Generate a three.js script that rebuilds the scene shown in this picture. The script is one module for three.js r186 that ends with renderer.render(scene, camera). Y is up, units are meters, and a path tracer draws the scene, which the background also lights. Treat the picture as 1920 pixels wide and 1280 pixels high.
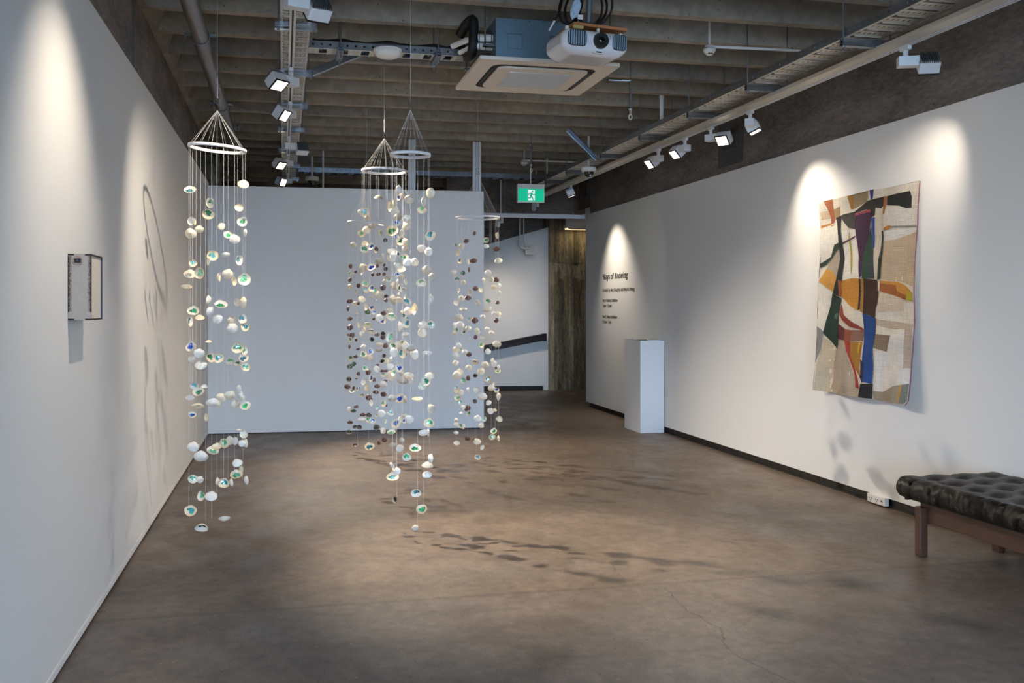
import * as THREE from 'three';
import { RoundedBoxGeometry } from 'three/addons/geometries/RoundedBoxGeometry.js';
import { mergeGeometries, mergeVertices, toCreasedNormals } from 'three/addons/utils/BufferGeometryUtils.js';
import { TessellateModifier } from 'three/addons/modifiers/TessellateModifier.js';
import { TextGeometry } from 'three/addons/geometries/TextGeometry.js';
import { FontLoader } from 'three/addons/loaders/FontLoader.js';
import { RectAreaLightUniformsLib } from 'three/addons/lights/RectAreaLightUniformsLib.js';

// ---------------------------------------------------------------- camera, sky, exposure
RectAreaLightUniformsLib.init();
const scene = new THREE.Scene();
const renderer = new THREE.WebGLRenderer({ antialias: true });
renderer.toneMapping = THREE.LinearToneMapping;
renderer.toneMappingExposure = 0.98;
renderer.shadowMap.enabled = true;
const FOC = 1859, HORIZON = 572, CENTRE = 960, EYE = 1.5;             // a levelled lens with vertical shift
const YAW = Math.atan((CENTRE - 531) / FOC), SA = Math.sin(YAW), CA = Math.cos(YAW);
const camera = new THREE.PerspectiveCamera(2 * Math.atan(640 / FOC) * 180 / Math.PI, 1.5, 0.05, 100);
camera.position.set(0, EYE, 0);
camera.rotation.y = -YAW;
camera.setViewOffset(1920, 1280, 0, 640 - HORIZON, 1920, 1280);
scene.add(camera);
scene.background = new THREE.Color(0.49, 0.70, 1.0);                   // overcast daylight outside the windows behind the camera
scene.backgroundIntensity = 27.0;
const LAMP = new THREE.Color(1.0, 0.87, 0.70);                         // the gallery spots

// ---------------------------------------------------------------- helpers
const V = (x, y, z) => new THREE.Vector3(x, y, z);
const at = (px, py, d) => { const l = (px - CENTRE) * d / FOC; return V(d * SA + l * CA, EYE + (HORIZON - py) * d / FOC, -d * CA + l * SA); };
const atY = (px, py, y) => at(px, py, FOC * (y - EYE) / (HORIZON - py));
const atX = (px, py, x) => at(px, py, x / (SA + (px - CENTRE) / FOC * CA));
const atZ = (px, py, z) => at(px, py, -z / (CA - (px - CENTRE) / FOC * SA));
const depthZ = (px, z) => -z / (CA - (px - CENTRE) / FOC * SA);
const wallLeftX = (z) => -0.847 - 0.00544 * (z + 11.97);
const wallRightX = (z) => 4.365 - 0.004 * (z + 7);
const atRight = (px, py, off = 0) => { let p = atX(px, py, 4.37 - off); for (let i = 0; i < 3; i++) p = atX(px, py, wallRightX(p.z) - off); return p; };

let seed = 7;
const rnd = () => { seed = (seed + 0x6d2b79f5) | 0; let t = Math.imul(seed ^ (seed >>> 15), 1 | seed); t = (t + Math.imul(t ^ (t >>> 7), 61 | t)) ^ t; return ((t ^ (t >>> 14)) >>> 0) / 4294967296; };
const rr = (a, b) => a + (b - a) * rnd();
const used = new Map();
const numbered = (n) => { const k = used.get(n) || 0; used.set(n, k + 1); return k ? n + '_' + String(k).padStart(3, '0') : n; };
function thing(name, label, category, pos = [0, 0, 0], group) {
  const o = new THREE.Group(); o.name = numbered(name); o.position.set(...pos); o.userData = { label, category };
  if (group) o.userData.group = group;
  scene.add(o); return o;
}
function part(name, geo, mat, parent, label) {
  const g = Array.isArray(geo) ? merge(geo) : geo;
  const m = new THREE.Mesh(g, mat); m.name = name; parent.add(m);
  if (label) m.userData.label = label;
  return m;
}
function struct(name, geo, mat, label) {
  const g = Array.isArray(geo) ? merge(geo) : geo;
  const m = new THREE.Mesh(g, mat); m.name = numbered(name); m.userData = { kind: 'structure', label, category: name.split('_')[0] }; scene.add(m); return m;
}
function merge(list) {
  return mergeGeometries(list.map((g) => { const n = g.index ? g.toNonIndexed() : g; for (const k of Object.keys(n.attributes)) if (!['position', 'normal', 'uv'].includes(k)) n.deleteAttribute(k); return n; }));
}
function metreUV(g, s = 1) {                                           // uv in metres from the dominant axis of each face
  const n0 = g.index ? g.toNonIndexed() : g; n0.computeVertexNormals();
  const p = n0.attributes.position, n = n0.attributes.normal, uv = new Float32Array(p.count * 2);
  for (let i = 0; i < p.count; i++) {
    const ax = Math.abs(n.getX(i)), ay = Math.abs(n.getY(i)), az = Math.abs(n.getZ(i));
    let u, v;
    if (ay >= ax && ay >= az) { u = p.getX(i); v = p.getZ(i); } else if (ax >= az) { u = p.getZ(i); v = p.getY(i); } else { u = p.getX(i); v = p.getY(i); }
    uv[2 * i] = u / s; uv[2 * i + 1] = v / s;
  }
  n0.setAttribute('uv', new THREE.BufferAttribute(uv, 2)); return n0;
}
const box = (x0, x1, y0, y1, z0, z1, s = 1) => metreUV(new THREE.BoxGeometry(Math.abs(x1 - x0), Math.abs(y1 - y0), Math.abs(z1 - z0)).translate((x0 + x1) / 2, (y0 + y1) / 2, (z0 + z1) / 2), s);
const rbox = (w, h, d, r = 0.004, seg = 2) => new RoundedBoxGeometry(w, h, d, seg, r);
function rod(a, b, r, seg = 8, r2 = r) {
  const L = a.distanceTo(b), g = new THREE.CylinderGeometry(r2, r, L, seg);
  g.translate(0, L / 2, 0);
  g.applyQuaternion(new THREE.Quaternion().setFromUnitVectors(V(0, 1, 0), b.clone().sub(a).normalize()));
  return g.translate(a.x, a.y, a.z);
}
const tube = (pts, r, seg = 24, rad = 8) => new THREE.TubeGeometry(new THREE.CatmullRomCurve3(pts, false, 'catmullrom', 0.5), seg, r, rad, false);
function slopedWall(xa, za, xb, zb, y0, y1, thick, s = 1) {             // box whose visible face runs from a to b, thickness away to the right of a->b
  const L = Math.hypot(xb - xa, zb - za), g = box(0, L, y0, y1, 0, thick, s);
  return g.applyMatrix4(new THREE.Matrix4().makeRotationY(-Math.atan2(zb - za, xb - xa)).setPosition(xa, 0, za));
}

// ---------------------------------------------------------------- textures
const hash = (x, y, s) => { let h = Math.imul(x, 374761393) + Math.imul(y, 668265263) + Math.imul(s, 974634777); h = Math.imul(h ^ (h >>> 13), 1274126177); return ((h ^ (h >>> 16)) >>> 0) / 4294967296; };
function vnoise(x, y, px, py, s) {                                     // tiling value noise
  const x0 = Math.floor(x), y0 = Math.floor(y), fx = x - x0, fy = y - y0, u = fx * fx * (3 - 2 * fx), v = fy * fy * (3 - 2 * fy);
  const a = ((x0 % px) + px) % px, b = (a + 1) % px, c = ((y0 % py) + py) % py, d = (c + 1) % py;
  const n00 = hash(a, c, s), n10 = hash(b, c, s), n01 = hash(a, d, s), n11 = hash(b, d, s);
  return (n00 + (n10 - n00) * u) * (1 - v) + (n01 + (n11 - n01) * u) * v;
}
function fbm(x, y, px, py, oct, s, gain = 0.5) { let t = 0, a = 1, k = 0; for (let i = 0; i < oct; i++) { t += a * vnoise(x, y, px, py, s + i); k += a; a *= gain; x *= 2; y *= 2; px *= 2; py *= 2; } return t / k; }
function dataTex(w, h, fn, color = true, repeat) {
  const d = new Uint8Array(w * h * 4);
  for (let j = 0; j < h; j++) for (let i = 0; i < w; i++) { const c = fn(i, j); const o = (j * w + i) * 4; d[o] = Math.max(0, Math.min(255, c[0])); d[o + 1] = Math.max(0, Math.min(255, c[1])); d[o + 2] = Math.max(0, Math.min(255, c[2])); d[o + 3] = 255; }
  const t = new THREE.DataTexture(d, w, h); t.magFilter = THREE.LinearFilter; t.minFilter = THREE.LinearMipmapLinearFilter; t.generateMipmaps = true;
  t.wrapS = t.wrapT = THREE.RepeatWrapping; if (color) t.colorSpace = THREE.SRGBColorSpace; if (repeat) t.repeat.set(...repeat); t.needsUpdate = true; return t;
}
function concreteTex(base, amp, pores, sx, sy, s) {                    // 2 m tile
  const N = 1024, pore = new Float32Array(N * N);
  let sd = s * 977; const r = () => { sd = (sd * 1664525 + 1013904223) >>> 0; return sd / 4294967296; };
  for (let k = 0; k < pores; k++) { const cx = r() * N, cy = r() * N, q = 0.6 + r() * r() * 3.2, dk = r() < 0.8 ? -1 : 0.8; for (let j = -5; j <= 5; j++) for (let i = -5; i <= 5; i++) { const dd = Math.hypot(i, j); if (dd < q) pore[((Math.floor(cy + j) + N) % N) * N + (Math.floor(cx + i) + N) % N] = dk; } }
  return dataTex(N, N, (i, j) => {
    const a = fbm(i / N * 4 * sx, j / N * 4 * sy, 4 * sx, 4 * sy, 5, s) - 0.5, b = fbm(i / N * 40 * sx, j / N * 40 * sy, 40 * sx, 40 * sy, 3, s + 20) - 0.5, c = hash(i, j, s + 40) - 0.5;
    const f = 1 + amp * (1.1 * a + 0.8 * b) + 0.12 * c + pore[j * N + i] * 0.32;
    return [base[0] * f, base[1] * f, base[2] * f * (1 - 0.05 * a)];
  });
}
const texConcrete = concreteTex([158, 150, 138], 0.26, 620, 1, 1, 3);
const texWallConcrete = concreteTex([122, 113, 105], 0.42, 420, 1, 3, 11);
const texBoard = concreteTex([128, 120, 102], 0.9, 300, 8, 1, 17);
const texPaint = dataTex(512, 512, (i, j) => { const a = 128 + 70 * (fbm(i / 512 * 64, j / 512 * 64, 64, 64, 3, 51) - 0.5); return [a, a, a]; }, false);
const texFabric = dataTex(512, 512, (i, j) => { const st = Math.sin(j / 512 * Math.PI * 2 * 44 + 1.6 * Math.sin(i / 512 * Math.PI * 6) ) * 40, wv = (((i >> 1) + (j >> 1)) & 1) * 14; const a = 120 + st + wv + 50 * (hash(i, j, 9) - 0.5); return [a, a, a]; }, false);
const texCloth = dataTex(512, 512, (i, j) => { const a = 236 + 26 * (fbm(i / 512 * 50, j / 512 * 8, 50, 8, 3, 61) - 0.5) + 20 * (fbm(i / 512 * 8, j / 512 * 60, 8, 60, 3, 65) - 0.5) + 14 * (hash(i, j, 9) - 0.5); return [a, a, a]; });
const texWood = dataTex(512, 512, (i, j) => { const g = fbm(i / 512 * 6 + 0, j / 512 * 64, 6, 64, 4, 71), f = 0.72 + 0.5 * g + 0.06 * (hash(i, j, 77) - 0.5); return [76 * f, 47 * f, 32 * f]; });
const texLeather = dataTex(512, 512, (i, j) => { const a = 128 + 110 * (fbm(i / 512 * 60, j / 512 * 60, 60, 60, 2, 81) - 0.5); return [a, a, a]; }, false);
const texRough = dataTex(1024, 1024, (i, j) => { const a = 118 + 95 * (fbm(i / 1024 * 8, j / 1024 * 8, 8, 8, 5, 91) - 0.5) + 30 * (hash(i, j, 94) - 0.5); return [a, a, a]; }, false);
// floor: x from -2 to 6.2, z from 6.5 to -18, with stains, pores, two pour joints and the cracks
const FX0 = -2, FX1 = 6.2, FZ0 = 6.5, FZ1 = -18;
const FW = 2048, FH = 2048, crack = new Float32Array(FW * FH);
{
  const mark = (x, z, v, wd) => { const i = (x - FX0) / (FX1 - FX0) * FW, j = (z - FZ0) / (FZ1 - FZ0) * FH; for (let b = -2; b <= 2; b++) for (let a = -4; a <= 4; a++) { const dx = a * (FX1 - FX0) / FW, dz = b * 24.5 / FH, q = Math.hypot(dx, dz * 0.5); if (q < wd) { const o = Math.floor(j + b) * FW + Math.floor(i + a); if (o >= 0 && o < crack.length) crack[o] = Math.max(crack[o], v); } } };
  const line = (pix, v, wd) => { for (let k = 0; k + 1 < pix.length; k++) { const A = atY(pix[k][0], pix[k][1], 0), B = atY(pix[k + 1][0], pix[k + 1][1], 0), n = Math.ceil(A.distanceTo(B) / 0.002); for (let i = 0; i <= n; i++) { const t = i / n, w = 0.012 * (fbm(t * n / 30, 0.5, 999, 9, 3, 5 + k) - 0.5) * 2; mark(A.x + (B.x - A.x) * t + w, A.z + (B.z - A.z) * t + w, v * (0.55 + 0.6 * hash(i >> 2, k, 3)), wd); } } };
  line([[1246, 1101], [1262, 1118], [1268, 1125], [1289, 1145], [1313, 1155], [1330, 1168], [1352, 1178], [1356, 1196], [1362, 1214], [1385, 1230], [1410, 1242], [1450, 1262], [1500, 1284]], 0.5, 0.0038);
  line([[1147, 1055], [1153, 1070], [1160, 1077], [1169, 1084]], 0.4, 0.0035);
  line([[1330, 1185], [1350, 1198], [1362, 1213]], 0.3, 0.0035);
  line([[1428, 1140], [1410, 1158], [1375, 1184]], 0.18, 0.0035);
  line([[1000, 1235], [1250, 1222], [1360, 1214], [1500, 1203]], 0.1, 0.008);
}
const texFloor = dataTex(FW, FH, (i, j) => {
  const x = FX0 + (i + 0.5) / FW * (FX1 - FX0), z = FZ0 + (j + 0.5) / FH * (FZ1 - FZ0);
  const big = fbm(x * 0.5 + 9, z * 0.5 + 40, 999, 999, 4, 101) - 0.5, mid = fbm(x * 2.2 + 9, z * 4.6 + 90, 9999, 9999, 4, 111) - 0.5, fine = fbm(x * 22 + 60, z * 22 + 900, 99999, 99999, 3, 121) - 0.5;
  const jz = z + 5.03 + 0.03 * (fbm(x * 6 + 40, 0.3, 999, 9, 3, 131) - 0.5), jz2 = z + 9.35 + 0.04 * (fbm(x * 5 + 40, 0.6, 999, 9, 3, 133) - 0.5);
  let f = 1 + 0.2 * big + 0.17 * mid + 0.3 * fine + 0.13 * (hash(i, j, 141) - 0.5);
  const near = jz > 0 ? 1 : 0;                                          // the nearer pour is greyer
  f *= 1 - 0.16 * Math.exp(-jz * jz / 0.0003) - 0.07 * Math.exp(-jz2 * jz2 / 0.0006);
  const pore = hash(i >> 1, j, 151); if (pore > 0.9985) f *= 0.62; else if (pore < 0.0007) f *= 1.35;
  f *= 1 - 0.75 * crack[j * FW + i];
  const w = 0.5 + 1.4 * (fbm(x * 0.9 + 60, z * 1.1 + 70, 999, 999, 3, 161) - 0.5);
  return [(106 + 6 * w - 4 * near) * f, (94 + 1 * w - 1 * near) * f, (84 - 4 * w + 3 * near) * f];
});

// ---------------------------------------------------------------- materials
const std = (o) => new THREE.MeshStandardMaterial(o), phys = (o) => new THREE.MeshPhysicalMaterial(o);
const M = {
  floor: std({ map: texFloor, roughnessMap: texRough, roughness: 0.95, bumpMap: texRough, bumpScale: 0.0006 }),
  white: std({ color: '#ebeae7', roughness: 0.75, bumpMap: texPaint, bumpScale: 0.0004 }),
  concrete: std({ map: texConcrete, roughness: 0.9, bumpMap: texConcrete, bumpScale: 0.0008 }),
  concreteWall: std({ map: texWallConcrete, roughness: 0.9, bumpMap: texWallConcrete, bumpScale: 0.0012 }),
  board: std({ map: texBoard, roughness: 0.88, bumpMap: texBoard, bumpScale: 0.003 }),
  lime: std({ color: '#8fa0a6', roughness: 0.9, map: texConcrete }),
  skirting: std({ color: '#3a332d', roughness: 0.6, map: texWallConcrete }),
  black: std({ color: '#0c0c0d', roughness: 0.6 }),
  galv: std({ color: '#a9b3bd', roughness: 0.38, metalness: 0.85, roughnessMap: texRough }),
  galvDark: std({ color: '#7f868c', roughness: 0.5, metalness: 0.75 }),
  trayBeige: std({ color: '#c9c2b4', roughness: 0.45, metalness: 0.35 }),
  whiteMetal: std({ color: '#dcdfe2', roughness: 0.42 }),
  whitePlastic: std({ color: '#e4e2dc', roughness: 0.4 }),
  acPlastic: std({ color: '#e6ddd0', roughness: 0.45 }),
  acGrille: std({ color: '#d3d6d8', roughness: 0.6 }),
  pipe: phys({ color: '#6b625b', roughness: 0.38, metalness: 0.35, clearcoat: 0.3, clearcoatRoughness: 0.35 }),
  lens: std({ color: '#ffffff', emissive: '#fff3dd', emissiveIntensity: 6.0, roughness: 0.3 }),
  bezel: std({ color: '#1a1a1b', roughness: 0.5 }),
  hoop: std({ color: '#e9ebee', roughness: 0.5 }),
  cord: std({ color: '#e6e6e4', roughness: 0.6 }),
  wire: std({ color: '#cfd2d4', roughness: 0.4, metalness: 0.5 }),
  hook: std({ color: '#5c636b', roughness: 0.35, metalness: 0.8 }),
  wood: std({ map: texWood, roughness: 0.45 }),
  darkWood: std({ color: '#6e4038', map: texWood, roughness: 0.4 }),
  leather: phys({ color: '#141310', roughness: 0.4, specularIntensity: 0.6, bumpMap: texLeather, bumpScale: 0.00015 }),
  ink: std({ color: '#2a2522', roughness: 0.7 }),
};
for (const t of [texConcrete, texWallConcrete, texBoard]) t.repeat.set(0.5, 0.5);
texPaint.repeat.set(2, 2); texRough.repeat.set(0.4, 0.4); texWood.repeat.set(1.2, 4);

// ---------------------------------------------------------------- the room
const SOFFIT = 3.5, SLAB = 3.86, RIB0 = -7.009, RIBSTEP = 0.597, RIBW = 0.088;
{
  const g = new THREE.BoxGeometry(10.4, 0.2, FZ0 - FZ1).translate(1, -0.1, (FZ0 + FZ1) / 2), p = g.attributes.position, uv = g.attributes.uv;
  for (let i = 0; i < p.count; i++) uv.setXY(i, (p.getX(i) - FX0) / (FX1 - FX0), (p.getZ(i) - FZ0) / (FZ1 - FZ0));
  const t = texRough.clone(); t.repeat.set(5, 12); t.needsUpdate = true;
  M.floor.roughnessMap = t; M.floor.bumpMap = t;
  struct('floor', g, M.floor, 'brown polished concrete floor with a crack and pour joints');
}
// white gallery panels
struct('wall_left', slopedWall(wallLeftX(-12.05), -12.05, wallLeftX(-2.4), -2.4, 0.012, 2.93, 0.07), M.white, 'long white painted wall panel on the left');
struct('baseboard_left', slopedWall(wallLeftX(-11.9) + 0.004, -11.9, wallLeftX(-2.4) + 0.004, -2.4, 0.016, 0.048, 0.01), M.white, 'low white strip along the foot of the left wall');
struct('wall_right', slopedWall(wallRightX(6.2), 6.2, wallRightX(-14.14), -14.14, 0.07, 2.845, 0.075), M.white, 'long white painted wall panel on the right');
struct('baseboard_right', slopedWall(wallRightX(6.2) + 0.022, 6.2, wallRightX(-14.0) + 0.022, -14.0, 0.0, 0.085, 0.04), M.skirting, 'dark recessed skirting under the right wall panel');
struct('trim_1', slopedWall(wallRightX(6.2) + 0.012, 6.2, wallRightX(-14.0) + 0.012, -14.0, 0.0, 0.018, 0.03), M.black, 'thin black strip where the right skirting meets the floor');
{
  const L = atY(390, 815, 0), R = atY(907, 803, 0), ang = Math.atan2(R.z - L.z, R.x - L.x);
  const g = box(0, Math.hypot(R.x - L.x, R.z - L.z), 0.012, 2.885, -0.12, 0).applyMatrix4(new THREE.Matrix4().makeRotationY(-ang).setPosition(L.x - 0.0, 0, L.z));
  struct('wall_back', g, M.white, 'free standing white partition closing the gallery');
  struct('trim_2', box(0, Math.hypot(R.x - L.x, R.z - L.z) - 0.02, 0, 0.013, -0.11, -0.012).applyMatrix4(new THREE.Matrix4().makeRotationY(-ang).setPosition(L.x, 0, L.z)), M.black, 'dark shadow gap strip under the white partition');
}
struct('trim_3', slopedWall(wallLeftX(-12) - 0.014, -12, wallLeftX(-2.4) - 0.014, -2.4, 0, 0.013, 0.05), M.black, 'dark shadow gap strip under the left wall');
// concrete shell
struct('wall_left_upper', [box(-1.3, -0.935, 0, SLAB, -11.98, -2.4, 1)], M.concreteWall, 'rough concrete wall above and behind the left panel');
struct('trim_4', rod(V(-0.934, 2.8, atX(248, 60, -0.935).z), V(-0.934, SOFFIT, atX(248, 60, -0.935).z), 0.012, 6), M.lime, 'pale lime streak down a joint in the left concrete');
struct('wall_right_upper', [box(4.455, 4.75, 0, SLAB, -14.12, 6.45, 1)], M.concreteWall, 'dark concrete wall above and behind the right panel');
struct('wall_far_left', [box(-2, -1.5, 0, SLAB, -17.5, -11.98, 1), box(-1.5, -1.3, 0, SLAB, -12.1, -11.98, 1)], M.concreteWall, 'concrete wall of the recess behind the partition');
struct('wall_pier', [box(-1.3, -0.80, 0, SOFFIT + 0.02, -13.75, -13.3, 1)], M.board, 'concrete pier standing behind the partition');
struct('wall_far', [box(-2, 6.2, 0, SLAB, -17.7, -17.35, 1)], M.concreteWall, 'dark concrete end wall behind the partition');
struct('wall_corridor_right', [box(5.75, 6.2, 0, SLAB, -17.4, -13.9, 1), box(4.75, 6.2, 0, SLAB, -14.12, -13.9, 1)], M.concreteWall, 'concrete wall of the side corridor');
struct('wall_corridor_beam', [box(2.5, 4.9, 2.98, SLAB, -15.75, -15.4, 1)], M.concreteWall, 'dark concrete cross beam over the passage');
{ // ceiling slab with cast ribs; sloping pan ends against both side walls
  const c = struct('ceiling', box(-4.2, 6.2, SLAB, SLAB + 0.2, -17.7, 6.45, 1), M.concrete, 'ribbed concrete ceiling of deep narrow joists');
  const variants = [0, 1, 2, 3].map((k) => { const m = M.concrete.clone(); m.color = new THREE.Color([0xffffff, 0xf1eee9, 0xe9ebee, 0xf7f3ea][k]); return m; });
  const joistGeo = [0, 1, 2].map((k) => metreUV(new THREE.ExtrudeGeometry(new THREE.Shape([[-0.044, 0], [0.044, 0], [0.058, 0.36], [-0.058, 0.36]].map((q) => new THREE.Vector2(...q))), { depth: 8.2, bevelEnabled: false }).rotateY(Math.PI / 2).translate(-2, 0, 0)).translate(0, 0, 0));
  joistGeo.forEach((g, k) => { const uv = g.attributes.uv; for (let i = 0; i < uv.count; i++) uv.setXY(i, uv.getX(i) + k * 0.61, uv.getY(i) + k * 0.37); });
  const endGeo = (s) => metreUV(new THREE.ExtrudeGeometry(new THREE.Shape([[0, 0], [0.05, 0], [0.17, 0.36], [0, 0.36]].map((q) => new THREE.Vector2(s * q[0], q[1]))), { depth: RIBSTEP, bevelEnabled: false }));
  const eL = endGeo(1), eR = endGeo(-1);
  for (let n = -21; n <= 16; n++) {
    const z = RIB0 - RIBSTEP * n;
    const j = part('joist', joistGeo[((n % 3) + 3) % 3], variants[((n * 7) % 4 + 4) % 4], c); j.position.set(0, SOFFIT, z - RIBW / 2);
    if (z > -12 && z < -2.4) { const a = part('pan_end', eL, M.concrete, c); a.position.set(-0.935, SOFFIT, z - RIBSTEP); }
    if (z > -14) { const b = part('pan_end', eR, M.concrete, c); b.position.set(4.455, SOFFIT, z - RIBSTEP); }
  }
}
struct('floor_street', box(-60, 60, -0.4, -0.2, 6.46, 94), std({ color: '#77756f', roughness: 0.95 }), 'dark paving of the street outside the window');
{ // window wall behind the camera
  struct('wall_foyer', [box(-4.2, -4, 0, SLAB, -2.6, 6.45), box(-4, -1.3, 0, SLAB, -2.6, -2.4)], M.white, 'white walls of the foyer behind the viewer');
  struct('wall_front', [box(-4, 4.5, 0, 0.25, 6.2, 6.45), box(-4, 4.5, 3.3, SLAB, 6.2, 6.45)], M.concreteWall, 'concrete sill and lintel of the wide window behind the viewer');
  const win = new THREE.Group(); win.name = 'window_1'; win.userData = { kind: 'structure', label: 'wide aluminium framed window behind the viewer', category: 'window' }; scene.add(win);
  part('window_frame', [box(-4, 4.4, 0.25, 0.31, 6.28, 6.36), box(-4, 4.4, 3.24, 3.3, 6.28, 6.36)], M.galvDark, win);
  const glass = phys({ color: '#ffffff', transmission: 1, roughness: 0, thickness: 0, ior: 1.5 });
  for (let k = 0; k < 5; k++) { part('mullion', box(-4 + k * 1.68, -3.94 + k * 1.68, 0.31, 3.24, 6.28, 6.36), M.galvDark, win); part('pane', box(-3.94 + k * 1.68, -2.32 + k * 1.68, 0.31, 3.24, 6.315, 6.325), glass, win); }
}
{ // ramp wall and board-marked pier in the passage beyond
  const a = atZ(800, 731, -16.95), r = atZ(1028, 731, -16.95), yl = atZ(907, 460, -16.95).y, yr = atZ(1028, 426, -16.95).y, xl = atZ(907, 460, -16.95).x;
  const slope = (yr - yl) / (r.x - xl);
  const sh = new THREE.Shape([[a.x, 0.1], [r.x - 0.09, 0.075], [r.x - 0.09, 0.0], [r.x, 0.0], [r.x, yr], [a.x, yl - slope * (xl - a.x)]].map((q) => new THREE.Vector2(...q)));
  struct('wall_ramp', metreUV(new THREE.ExtrudeGeometry(sh, { depth: 0.1, bevelEnabled: false }).translate(0, 0, -17.05)), M.white, 'white ramp wall with a sloping top beyond the partition');
  struct('baseboard_ramp', box(a.x, r.x - 0.1, 0, 0.11, -17.06, -16.965), M.skirting, 'dark skirting below the white ramp wall');
  const w = struct('wall_boards', box(r.x, 5.75, 0, SLAB, -17.4, -16.9), M.board, 'board marked concrete wall at the end of the passage');
  let x = r.x, k = 0; const bm = [0xffffff, 0xd8d2c4, 0xc4c2bd, 0xeae2cf].map((h) => { const m = M.board.clone(); m.color = new THREE.Color(h); return m; });
  while (x < 5.7) { const wd = 0.085 + 0.02 * hash(k, 3, 1), pr = 0.004 + 0.014 * hash(k, 5, 2) + (x > r.x + 0.45 && x < r.x + 0.5 ? 0.03 : 0); part('board', box(x + 0.003, x + wd - 0.002, 0.0, 1.9 + 0.3 * hash(k, 7, 3), -16.9, -16.9 + pr, 1), bm[k % 4], w); part('board', box(x + 0.003, x + wd - 0.002, 2.25, 3.4, -16.9, -16.9 + pr * 0.6, 1), bm[(k + 1) % 4], w); x += wd; k++; }
  // round-edged soffit with a lamp washing the boards
  const sx = atZ(1062, 425, -16.5).x, sy = atZ(1085, 431, -16.6).y;
  const p = new THREE.Shape(); p.moveTo(sx + 0.12, sy); p.lineTo(5.75, sy); p.lineTo(5.75, sy + 0.3); p.lineTo(sx, sy + 0.3); p.lineTo(sx, sy + 0.12); p.quadraticCurveTo(sx, sy, sx + 0.12, sy);
  struct('ceiling_soffit', metreUV(new THREE.ExtrudeGeometry(p, { depth: 1.9, bevelEnabled: false, curveSegments: 8 }).translate(0, 0, -16.55)), M.white, 'low round edged soffit in the side passage');
  const cl = thing('linear_light', 'glowing strip light washing down the board marked concrete', 'light', [5.2, sy, -16.68]);
  part('housing', box(-0.4, 0.5, 0.03, 0.09, -0.1, 0.1), M.whiteMetal, cl); part('diffuser', box(-0.38, 0.48, 0.012, 0.03, -0.08, 0.08), std({ color: '#fff', emissive: '#ffdc9c', emissiveIntensity: 2.2 }), cl);
  const ra = new THREE.RectAreaLight(new THREE.Color(1, 0.82, 0.55), 5, 0.86, 0.16); ra.position.set(0.05, 0.005, 0); ra.rotation.x = -Math.PI / 2; cl.add(ra);
}

// ---------------------------------------------------------------- cable trays, struts and lighting tracks
const TRACKY = EYE + 1.62, STRUTY = EYE + 1.65, LTRACKY = EYE + 1.72, LSTRUTY = EYE + 1.755;
function trayBed(len, w) {                                             // slotted sheet, one module every 0.15 m, along +z
  const n = Math.round(len / 0.15), sh = new THREE.Shape([[-w / 2, 0], [w / 2, 0], [w / 2, 0.15], [-w / 2, 0.15]].map((q) => new THREE.Vector2(...q)));
  const hole = (x0, x1, y0, y1) => sh.holes.push(new THREE.Path([[x0, y0], [x0, y1], [x1, y1], [x1, y0]].map((q) => new THREE.Vector2(...q))));
  hole(-w * 0.42, w * 0.42, 0.072, 0.128);
  for (let k = 0; k < 6; k++) { const x = -w * 0.38 + k * w * 0.152; hole(x - w * 0.028, x + w * 0.028, 0.014, 0.046); }
  const m = new THREE.ExtrudeGeometry(sh, { depth: 0.003, bevelEnabled: false }).rotateX(Math.PI / 2);
  const lip = new THREE.BoxGeometry(w * 0.78, 0.012, 0.008).translate(0, -0.006, 0.132);
  const one = merge([m, lip]), out = [];
  for (let i = 0; i < n; i++) out.push(one.clone().translate(0, 0, i * 0.15));
  return merge(out);
}
function trayFlange(len, h, pitch = 0.06) {
  const n = Math.round(len / pitch), sh = new THREE.Shape([[0, 0], [pitch, 0], [pitch, h], [0, h]].map((q) => new THREE.Vector2(...q)));
  const c = new THREE.Path(); c.absarc(pitch / 2, h * 0.5, 0.0085, 0, Math.PI * 2, true); sh.holes.push(c);
  const m = new THREE.ExtrudeGeometry(sh, { depth: 0.002, bevelEnabled: false, curveSegments: 6 }), out = [];
  for (let i = 0; i < n; i++) out.push(m.clone().translate(i * pitch, 0, 0));
  return merge(out);
}
function cableTray(label, pos, turn, len, w, h, mat, flangeMat = mat) {  // runs from pos along its own +z
  const t = thing('cable_tray', label, 'cable tray', pos); t.rotation.y = turn;
  part('tray_bed', trayBed(len, w), mat, t);
  for (const s of [-1, 1]) part('side_flange', trayFlange(len, h).rotateY(-Math.PI / 2).translate(s * w / 2, 0, 0), flangeMat, t);
  return t;
}
const channelGeo = (L) => { const s = new THREE.Shape([[-0.021, -0.006], [0.021, -0.006], [0.021, 0.044], [0.011, 0.044], [0.011, 0.04], [0.018, 0.04], [0.018, -0.003], [-0.018, -0.003], [-0.018, 0.04], [-0.011, 0.04], [-0.011, 0.044], [-0.021, 0.044]].map((q) => new THREE.Vector2(...q)));
  const g = new THREE.ExtrudeGeometry(s, { depth: L, bevelEnabled: false }).rotateY(Math.PI / 2).translate(-L / 2, 0, 0);
  return merge([g, new THREE.BoxGeometry(L, 0.004, 0.046).translate(0, 0.012, 0), new THREE.BoxGeometry(L, 0.004, 0.046).translate(0, 0.03, 0)]); };
const ORD = ['nearest', 'second nearest', 'third nearest', 'fourth nearest', 'fifth nearest', 'sixth nearest', 'seventh nearest', 'eighth nearest', 'ninth nearest', 'tenth nearest'];
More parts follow.
